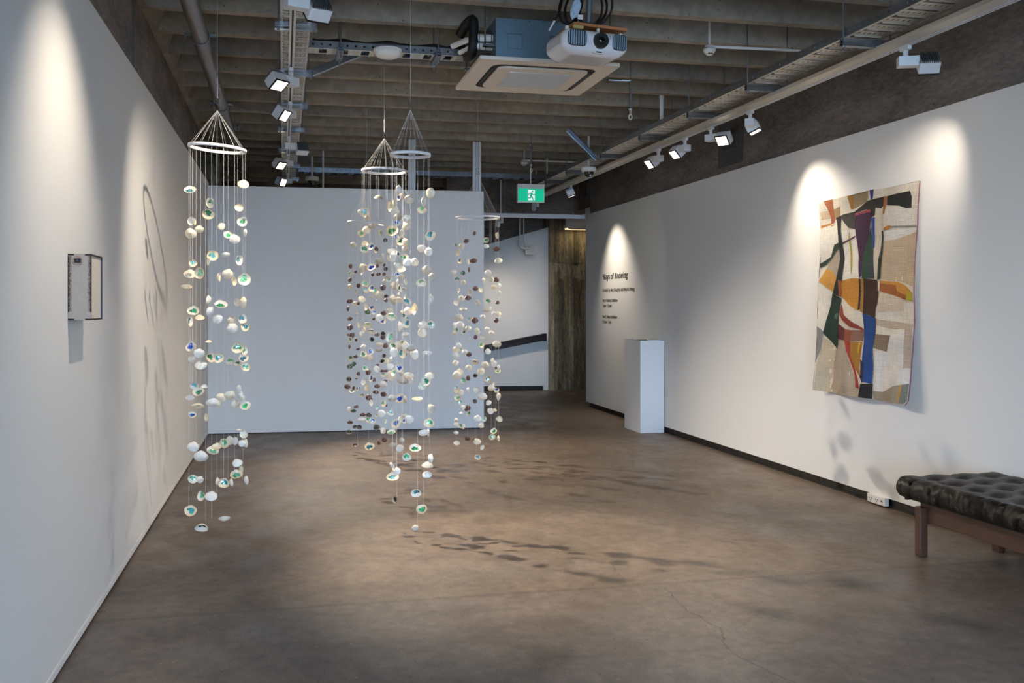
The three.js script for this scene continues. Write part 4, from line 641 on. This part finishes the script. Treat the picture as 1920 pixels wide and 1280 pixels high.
// ---------------------------------------------------------------- quilt on the right wall
{
  const k = 2.6653, Q = (x, y) => { const p = atRight(1500 + x / k, 320 + y / k, 0.03); return [p.z, p.y]; };
  const T = atRight(1625, 350), mid = V(wallRightX(-6.85), 0.78, -6.85);
  const t = thing('quilt', 'pieced abstract quilt hanging on the right wall', 'quilt', [mid.x, mid.y, mid.z]);
  const off = (z, y) => {                                              // distance of the cloth from the wall
    const u = (z + 7.52) / 1.33, v = Math.max(0, Math.min(1, (2.37 - y) / 1.6));
    return 0.024 + 0.012 * v + v * v * (0.016 * Math.sin(u * 9.2 + 1.1) + 0.012 * Math.sin(u * 17 + v * 3)) + 0.005 * Math.sin(u * 23 + v * 7) + 0.004 * Math.sin(v * 31 + u * 5) + 0.085 * v * v * v * v * (0.5 + 0.5 * Math.sin(u * 12.5 + 2.2));
  };
  const tess = new TessellateModifier(0.032, 9);
  const cloth = (pix, color, layer, name = 'patch', thick = 0) => {
    const pts = pix.map((q) => new THREE.Vector2(...Q(...q)));
    let g = new THREE.ShapeGeometry(new THREE.Shape(pts));
    g = tess.modify(g.toNonIndexed());
    const p = g.attributes.position, uv = new Float32Array(p.count * 2), P2 = new Float32Array(p.count * 3);
    for (let i = 0; i < p.count; i++) { const z = p.getX(i), y = p.getY(i); P2.set([wallRightX(z) - off(z, y) - layer * 0.0012 - mid.x, y - mid.y, z - mid.z], i * 3); uv[2 * i] = z * 2; uv[2 * i + 1] = y * 2; }
    let out = new THREE.BufferGeometry(); out.setAttribute('position', new THREE.BufferAttribute(P2, 3)); out.setAttribute('uv', new THREE.BufferAttribute(uv, 2));
    out = mergeVertices(out, 1e-5); out.computeVertexNormals();
    // face into the room
    const n = out.attributes.normal; let s = 0; for (let i = 0; i < n.count; i++) s += n.getX(i); if (s > 0) { const ix = out.index.array; for (let i = 0; i < ix.length; i += 3) { const a = ix[i]; ix[i] = ix[i + 1]; ix[i + 1] = a; } out.computeVertexNormals(); }
    return part(name, out, cloth.mats[color] ||= std({ color, roughness: 0.92, map: texCloth, bumpMap: texFabric, bumpScale: 0.004, side: THREE.DoubleSide }), t);
  };
  cloth.mats = {};
  const outline = [[92, 160], [130, 148], [160, 143], [240, 125], [340, 100], [420, 88], [500, 70], [578, 52], [588, 50], [585, 180], [580, 260], [575, 420], [572, 600], [575, 750], [573, 900], [576, 1060], [575, 1150], [565, 1170], [500, 1160], [400, 1143], [330, 1135], [250, 1120], [150, 1105], [98, 1095], [100, 950], [98, 790], [90, 640], [95, 540], [102, 400], [100, 280], [95, 200]];
  cloth(outline, '#e6dccb', 0, 'backing');
  { // turned edge and lining so that the cloth has a body
    const pos = [], ix = []; outline.forEach((q, i) => { const [z, y] = Q(...q), x = wallRightX(z) - off(z, y) - mid.x; pos.push(x - 0.0006, y - mid.y, z - mid.z, x + 0.009, y - mid.y, z - mid.z); const n = (i + 1) % outline.length; ix.push(2 * i, 2 * n, 2 * i + 1, 2 * i + 1, 2 * n, 2 * n + 1); });
    const g = new THREE.BufferGeometry(); g.setAttribute('position', new THREE.Float32BufferAttribute(pos, 3)); g.setIndex(ix); g.computeVertexNormals(); part('binding', g, std({ color: '#7c4a5a', roughness: 0.9, side: THREE.DoubleSide }), t, 'plum coloured edge binding');
  }
  const P = [
    ['#f1ece2', 1, [100, 290, 190, 250, 196, 380, 150, 430, 102, 465]], ['#efe9dd', 1, [92, 558, 165, 612, 150, 700, 125, 800, 96, 775, 90, 640]], ['#f0eadf', 1, [212, 300, 272, 292, 296, 430, 302, 537, 215, 548, 220, 440]],
    ['#eee7da', 1, [415, 180, 500, 176, 580, 195, 578, 270, 455, 275, 415, 290]], ['#e9e4dc', 1, [418, 300, 578, 284, 577, 305, 470, 345, 415, 350]], ['#e4e1dd', 1, [388, 905, 445, 905, 458, 822, 535, 795, 538, 985, 573, 990, 575, 1062, 500, 1075, 430, 1105, 385, 1098]],
    ['#cdb596', 1, [415, 350, 470, 345, 578, 305, 575, 580, 540, 570, 500, 555, 415, 545, 405, 540, 415, 430]], ['#b5a899', 1, [150, 440, 195, 390, 200, 440, 185, 540, 130, 490]], ['#a8623f', 1, [118, 152, 160, 143, 163, 180, 172, 240, 165, 275, 150, 280, 148, 235, 135, 190]],
    ['#cdb79a', 1, [102, 210, 140, 200, 148, 235, 108, 245]], ['#c98a43', 1, [103, 275, 150, 262, 150, 280, 104, 292]], ['#a58e63', 1, [165, 195, 200, 178, 198, 225, 175, 245]], ['#a08a68', 1, [262, 122, 340, 100, 338, 150, 290, 175, 265, 190]], ['#a9792f', 2, [238, 126, 262, 122, 262, 190, 250, 192]],
    ['#3a4080', 2, [349, 97, 368, 92, 362, 138, 352, 142]], ['#35332f', 2, [205, 222, 265, 205, 330, 155, 350, 145, 415, 128, 412, 175, 390, 205, 358, 235, 355, 200, 330, 192, 268, 213, 270, 240, 240, 235]], ['#4b4743', 2, [200, 226, 268, 215, 274, 292, 242, 286, 215, 252]], ['#262725', 2, [430, 126, 545, 100, 556, 130, 555, 185, 530, 188, 500, 175, 430, 170]],
    ['#b06a48', 3, [412, 128, 430, 126, 428, 165, 420, 215, 411, 215, 412, 175]], ['#4a2a48', 3, [270, 222, 355, 202, 358, 238, 345, 330, 322, 400, 312, 520, 301, 540, 295, 430, 280, 330]], ['#a85058', 4, [268, 214, 350, 192, 357, 206, 320, 214, 272, 225]], ['#33513c', 4, [345, 325, 356, 280, 362, 380, 340, 450, 334, 538, 312, 538, 318, 440, 325, 395]], ['#3c4a48', 4, [362, 380, 370, 480, 372, 540, 334, 538, 340, 450]],
    ['#3c52a0', 4, [360, 235, 376, 232, 368, 385, 360, 385]], ['#ddd2be', 3, [376, 185, 412, 190, 410, 300, 395, 440, 388, 542, 372, 540, 365, 430, 370, 385]], ['#2e3c30', 4, [405, 300, 414, 300, 416, 420, 405, 540, 387, 545, 395, 440, 405, 400]], ['#2b2d2c', 3, [178, 235, 205, 225, 205, 290, 215, 380, 220, 440, 210, 545, 195, 630, 166, 612, 185, 540, 200, 440, 195, 330, 188, 280]],
    ['#2f463b', 4, [100, 465, 155, 430, 175, 370, 200, 358, 196, 385, 160, 435, 130, 470, 101, 485]], ['#5a3340', 3, [210, 360, 275, 324, 276, 332, 212, 368]], ['#b5a23a', 3, [245, 290, 255, 400, 262, 480, 258, 520, 250, 440, 242, 340]], ['#c8873e', 3, [415, 285, 440, 272, 457, 274, 450, 290, 417, 299]], ['#9a928a', 3, [455, 276, 578, 273, 578, 281, 455, 284]],
    ['#d39a48', 2, [130, 490, 165, 500, 188, 540, 168, 605, 135, 582, 96, 552]], ['#c98a33', 2, [205, 550, 260, 537, 300, 537, 305, 620, 296, 700, 250, 670, 205, 630]], ['#a5623c', 4, [193, 545, 208, 550, 205, 628, 193, 630]], ['#3a2a20', 3, [298, 540, 307, 540, 305, 692, 295, 696]], ['#a87838', 3, [305, 540, 319, 540, 319, 712, 304, 700]],
    ['#3d2418', 4, [318, 538, 386, 545, 391, 600, 388, 690, 385, 738, 350, 722, 318, 713]], ['#3a201c', 5, [387, 600, 400, 600, 398, 660, 387, 690]], ['#cf9040', 2, [400, 547, 485, 555, 530, 573, 570, 612, 572, 655, 535, 645, 470, 620, 402, 600]], ['#a2602f', 3, [402, 560, 480, 572, 485, 600, 535, 622, 535, 646, 470, 621, 402, 600]], ['#b3ac2e', 4, [540, 595, 570, 612, 572, 655, 540, 645]],
    ['#d9c6ae', 1, [400, 600, 470, 621, 525, 645, 522, 700, 398, 706]], ['#24392f', 4, [165, 612, 206, 640, 195, 720, 190, 888, 170, 870, 124, 812, 150, 700]], ['#56705a', 5, [178, 715, 196, 710, 190, 745, 174, 735]], ['#9a4238', 3, [205, 665, 225, 720, 270, 755, 319, 790, 319, 800, 260, 780, 215, 745, 200, 720]], ['#6a2a35', 3, [195, 765, 235, 790, 232, 848, 190, 840]], ['#97523a', 4, [232, 792, 265, 796, 265, 853, 231, 848]], ['#8f6a58', 3, [264, 796, 321, 797, 320, 851, 265, 853]],
    ['#b3a390', 1, [190, 840, 235, 850, 260, 940, 290, 1030, 320, 1090, 325, 1133, 150, 1104, 165, 1040, 175, 940, 185, 885]], ['#cbbba2', 1, [124, 830, 185, 885, 170, 980, 150, 1104, 99, 1094, 106, 960]], ['#8f8a86', 2, [97, 775, 125, 802, 115, 900, 100, 960]], ['#a83a2c', 3, [232, 850, 260, 852, 268, 920, 290, 990, 315, 1060, 326, 1090, 305, 1080, 290, 1020, 265, 940]], ['#a8742a', 2, [262, 855, 318, 855, 315, 920, 308, 985, 316, 1030, 290, 990, 268, 920]], ['#d0b030', 3, [300, 858, 308, 858, 304, 915, 298, 905]],
    ['#17478c', 4, [316, 712, 350, 723, 388, 738, 388, 820, 380, 900, 382, 960, 380, 1066, 335, 1052, 324, 960, 326, 860, 322, 790]], ['#3a2540', 5, [316, 940, 332, 960, 336, 1062, 318, 1030]], ['#151618', 5, [328, 1064, 385, 1064, 384, 1139, 328, 1131]], ['#8e7a66', 2, [388, 815, 458, 822, 445, 905, 385, 885]], ['#c2b09c', 1, [390, 740, 520, 760, 573, 765, 573, 790, 460, 790, 388, 772]], ['#bfae9c', 2, [535, 790, 572, 792, 571, 985, 538, 985]], ['#a39684', 2, [385, 1100, 430, 1106, 500, 1076, 574, 1063, 574, 1150, 560, 1166, 500, 1158, 390, 1140]], ['#cf9a40', 3, [538, 1070, 546, 1069, 542, 1140, 532, 1156]], ['#80837a', 3, [547, 1069, 574, 1064, 573, 1150, 562, 1163, 540, 1160, 544, 1120]],
    ['#dcd3c6', 1, [98, 160, 116, 155, 132, 192, 140, 198, 102, 206]],
  ];
  for (const [c, layer, f] of P) { const pix = []; for (let i = 0; i < f.length; i += 2) pix.push([f[i], f[i + 1]]); cloth(pix, c, layer); }
}
// ---------------------------------------------------------------- wall text
{
  const reg = await new FontLoader().loadAsync('fonts/droid/droid_sans_regular.typeface.json'), bold = await new FontLoader().loadAsync('fonts/droid/droid_sans_bold.typeface.json');
  const o = atRight(1130, 524), t = thing('wall_text', 'dark vinyl exhibition title and credits on the right wall', 'lettering', [o.x - 0.0005, o.y, o.z]); t.rotation.y = -Math.PI / 2 - 0.004;
  const line = (name, pieces, x0, x1, yb, cap) => {                     // pieces: [text, font, italic]
    const a = atRight(x0, yb), b = atRight(x1, yb), want = b.z - a.z; let x = 0; const gs = [];
    for (const [s, f, it] of pieces) { const g = new TextGeometry(s, { font: f, size: 1, depth: 0.02, curveSegments: 3, bevelEnabled: false }); g.computeBoundingBox(); if (it) g.applyMatrix4(new THREE.Matrix4().makeShear(0, 0, 0.2, 0, 0, 0)); g.translate(x, 0, 0); gs.push(g); let adv = 0; for (const ch of s) adv += (f.data.glyphs[ch]?.ha || 500) / f.data.resolution * 1; x += adv; }
    const g = merge(gs); g.computeBoundingBox(); const w = g.boundingBox.max.x;
    g.scale(want / w, cap / 1.0, 0.1); part(name, g.translate(a.z - o.z, a.y - o.y, 0), M.ink, t);
  };
  line('title_line', [['Ways of ', bold], ['Knowing', bold, true]], 1130, 1177.5, 524.5, 0.082);
  line('credit_line', [['Curated by Meg Doughty and Monica Wang', reg]], 1130, 1190, 547, 0.044);
  line('part_line', [['Part I: Painting Exhibition', reg]], 1130, 1158, 566, 0.040); line('date_line', [['1 June - 16 June', reg]], 1130, 1147, 575.5, 0.040);
  line('part_line', [['Part II: Object Exhibition', reg]], 1130, 1157, 596, 0.040); line('date_line', [['21 June - 5 July', reg]], 1130, 1146.5, 605.5, 0.040);
}
// ---------------------------------------------------------------- plinth with papers
{
  const t = thing('plinth', 'tall white plinth against the right wall below the text', 'plinth', [4.22, 0, -11.2]);
  const x0 = -0.145, x1 = 0.152, z0 = -0.33, z1 = 0.225, H = 1.085;
  const g = rbox(x1 - x0, H, z1 - z0, 0.002).translate((x0 + x1) / 2, H / 2, (z0 + z1) / 2);
  part('body', g, M.white, t);
  const sheet = (label, w, d, x, z, turn, y, curl) => { const s = new THREE.BoxGeometry(w, 0.006, d, 10, 1, 10), p = s.attributes.position; for (let i = 0; i < p.count; i++) { const u = p.getX(i) / w * 2, v = p.getZ(i) / d * 2; p.setY(i, p.getY(i) + curl * (Math.max(0, u) ** 4 + Math.max(0, -u) ** 6 * 0.7) * (0.6 + 0.4 * v)); } s.computeVertexNormals(); const q = thing('paper_sheet', label, 'paper', [4.22 + x, y, -11.2 + z]); q.rotation.y = turn; part('page', s, std({ color: '#eceae4', roughness: 0.8 }), q); };
  sheet('white sheet of paper with curled edge on the near side of the plinth top', 0.21, 0.28, 0.035, 0.06, 0.06, H + 0.0035, 0.016);
  sheet('white sheet of paper lying at the far side of the plinth top', 0.21, 0.24, -0.02, -0.2, -0.15, H + 0.0035, 0.012);
}
// ---------------------------------------------------------------- wooden box on the left wall
{
  const N = 512, cv = document.createElement('canvas'); cv.width = 256; cv.height = N; const c = cv.getContext('2d');
  c.fillStyle = '#a99a8d'; c.fillRect(0, 0, 256, N);
  for (let i = 0; i < 5000; i++) { c.fillStyle = `rgba(${rnd() < 0.5 ? '120,100,86' : '226,214,202'},0.14)`; c.fillRect(rnd() * 256, rnd() * N, 2 + rnd() * 4, 2 + rnd() * 3); }
  for (const sx of [0, 1]) for (let i = 0; i < 1500; i++) { const y = 14 + rnd() * N * 0.84, x = Math.pow(rnd(), 2.2) * 44; c.fillStyle = `rgba(28,18,13,${0.62 * (1 - x / 46)})`; c.fillRect(sx ? 256 - x - 4 : x, y, 4, 3 + rnd() * 8); }
  for (const y of [0, N - 12]) { c.fillStyle = '#1a110d'; c.fillRect(0, y, 66, 12); c.fillRect(186, y, 70, 12); }
  for (let i = 0; i < 700; i++) { const a = rnd() * 6.28, r = Math.pow(rnd(), 0.5); c.fillStyle = 'rgba(90,48,24,0.12)'; c.fillRect(100 + Math.cos(a) * r * 62, 54 + Math.sin(a) * r * 38, 5, 5); }
  const tx = new THREE.CanvasTexture(cv); tx.colorSpace = THREE.SRGBColorSpace;
  const scorch = std({ map: tx, roughness: 0.85 }), edge = std({ color: '#211813', roughness: 0.8 });
  const zN = atX(128, 540, -0.885).z, X = wallLeftX(zN), pn = atZ(171, 476, zN), w = pn.x - X, yT = pn.y, yB = atZ(171, 600, zN).y, zF = atX(192, 540, pn.x).z, D = zN - zF, H = yT - yB;
  const t = thing('wall_box', 'shallow wooden box with scorched edges mounted on the left wall', 'box', [X, yB, zF]);
  part('side_panel', new THREE.BoxGeometry(w, H, 0.006).translate(w / 2 + 0.001, H / 2, D - 0.003), scorch, t, 'pale board with burnt edges');
  part('back_panel', box(0.001, 0.006, 0.004, H - 0.004, 0.0, D - 0.006), edge, t);
  part('side_panel', box(0.001, w, 0, H, 0, 0.006), std({ color: '#1c2c4e', roughness: 0.5 }), t, 'far side board coloured dark blue for a reflected stripe');  // blue reflection along the far edge is put into the board colour
  part('top_panel', box(0.001, w, H - 0.006, H, 0.006, D - 0.006), edge, t); part('bottom_panel', box(0.001, w, 0, 0.006, 0.006, D - 0.006), edge, t);
  part('front_panel', box(w - 0.011, w - 0.006, 0.006, H - 0.006, 0.006, D - 0.006), std({ color: '#ddd6c8', roughness: 0.7 }), t, 'cream inset front');
  part('peep_hole', box(w * 0.28, w * 0.56, H * 0.865, H * 0.93, D - 0.002, D + 0.004), M.black, t); part('peep_lens', new THREE.SphereGeometry(0.005, 10, 8).translate(w * 0.42, H * 0.9, D + 0.003), phys({ color: '#1b2a48', roughness: 0.05, clearcoat: 1 }), t);
}
// ---------------------------------------------------------------- leather daybed
{
  const xL = 3.72, xR = 4.255, zF = -5.26, L = 1.95;
  const t = thing('daybed', 'low timber daybed with a black tufted leather cushion', 'daybed', [xL, 0, zF]);
  const W = xR - xL, leg = (x, z) => part('leg', metreUV(rbox(0.05, 0.295, 0.06, 0.006).translate(x, 0.1475, z)), M.wood, t);
  leg(0.0, 0.03); leg(W, 0.03); leg(0.0, L - 0.12); leg(W, L - 0.12);
  const rail = (g) => part('rail', metreUV(g), M.wood, t);
  rail(rbox(0.026, 0.118, L, 0.004).translate(0.028, 0.268, L / 2)); rail(rbox(0.026, 0.118, L, 0.004).translate(W - 0.028, 0.268, L / 2));
  rail(rbox(W - 0.03, 0.085, 0.026, 0.004).translate(W / 2, 0.24, 0.05)); rail(rbox(W - 0.03, 0.085, 0.026, 0.004).translate(W / 2, 0.24, L - 0.12));
  const bed = part('base_board', box(-0.03, W + 0.03, 0.328, 0.342, -0.06, L + 0.04), M.black, t);
  part('strap_end', rbox(0.03, 0.016, 0.02, 0.005).translate(-0.045, 0.334, -0.04), M.black, t);
  // cushion: rounded pad with a grid of buttons, folds between them and puckered sides
  const cw = W + 0.2, cl = L + 0.2, ch = 0.125, bx = 0.2, bz = 0.205;
  const g0 = new RoundedBoxGeometry(cw, ch, cl, 9, 0.058); g0.deleteAttribute('uv'); g0.deleteAttribute('normal'); let gg = mergeVertices(g0, 1e-5);
  gg = new TessellateModifier(0.026, 10).modify(gg.toNonIndexed()); gg = mergeVertices(gg, 1e-5); 
  const p = gg.attributes.position, buttons = [];
  for (let i = -1; i <= 1; i++) for (let j = 0; j < 11; j++) { const ox = (j % 2) * 0.0; buttons.push([i * bx + ox, -cl / 2 + 0.16 + j * bz * 0.9]); }
  for (let i = 0; i < p.count; i++) {
    let x = p.getX(i), y = p.getY(i), z = p.getZ(i);
    const top = Math.max(0, Math.min(1, (y + 0.01) / 0.05));
    let near = 9, dip = 0; for (const [a, b] of buttons) { const dx = x - a, dz = z - b, q = Math.hypot(dx, dz); near = Math.min(near, q); dip += 0.03 * Math.exp(-q * q / 0.0011); }
    // creases along the diagonals and rows between buttons
    const gu = x / bx, gv = (z + cl / 2 - 0.16) / (bz * 0.9), fu = Math.abs(gu - Math.round(gu)) * bx, fv = Math.abs(gv - Math.round(gv)) * bz * 0.9;
    const crease = 0.006 * Math.exp(-fu * fu / 0.00012) + 0.006 * Math.exp(-fv * fv / 0.00012);
    const pillow = 0.003 * Math.cos(gu * Math.PI * 2) * -1 + 0.003 * Math.cos(gv * Math.PI * 2) * -1;
    y += top * (-dip - crease * 0.8 + pillow);
    const sd = 1 - top, ed = Math.max(Math.abs(x) / (cw / 2), Math.abs(z) / (cl / 2));
    if (ed > 0.86) { const s = (ed - 0.86) / 0.14, along = Math.abs(x) / (cw / 2) > Math.abs(z) / (cl / 2) ? z : x; y += s * 0.0009 * (Math.sin(along * 92) + 0.6 * Math.sin(along * 151 + 1)) + 0.002 * s * Math.sin(along * 37); const k = 1 + s * 0.004 * Math.sin(along * 70); x *= k; z *= k; }
    p.setXYZ(i, x, y, z);
  }
  gg.computeVertexNormals(); gg = metreUV(gg, 0.25); gg.deleteAttribute('normal'); { const uv = gg.attributes.uv; } 
  const smooth = (() => { const a = mergeVertices((() => { const q = gg.clone(); q.deleteAttribute('uv'); return q; })(), 1e-5); a.computeVertexNormals(); const q = a.toNonIndexed(); q.setAttribute('uv', gg.attributes.uv); return q; })();
  const cush = part('cushion', smooth.translate(W / 2, 0.342 + ch / 2 - 0.004, L / 2 - 0.01), M.leather, t, 'black tufted leather cushion');
  for (const [a, b] of buttons) part('button', new THREE.SphereGeometry(0.009, 12, 8).scale(1, 0.5, 1).translate(W / 2 + a, 0.342 + ch - 0.05, L / 2 - 0.01 + b), M.leather, cush);
}
{ // power outlet strip on the right skirting
  const a = atRight(1633, 930), b = atRight(1666, 938), t = thing('power_outlet', 'white power outlet strip on the right skirting', 'outlet', [wallRightX(-6.7) - 0.002, 0.04, (a.z + b.z) / 2]);
  const L = Math.abs(b.z - a.z); part('body', rbox(0.036, 0.062, L, 0.004).translate(-0.012, 0.002, 0), M.whitePlastic, t);
  for (const u of [-0.3, 0.05]) part('socket', [0, 1, 2].map((k) => box(-0.033, -0.029, -0.004 + (k === 1 ? -0.012 : 0.004), 0.004 + (k === 1 ? -0.012 : 0.004), L * u + (k - 1) * 0.012 - 0.002, L * u + (k - 1) * 0.012 + 0.002)), M.bezel, t);
  part('switch', rbox(0.006, 0.014, 0.02, 0.002).translate(-0.031, 0.004, L * 0.32), M.galvDark, t);
}
scene.traverse((o) => { if (o.isMesh) { o.castShadow = true; o.receiveShadow = true; } });
scene.updateMatrixWorld(true);
renderer.render(scene, camera);
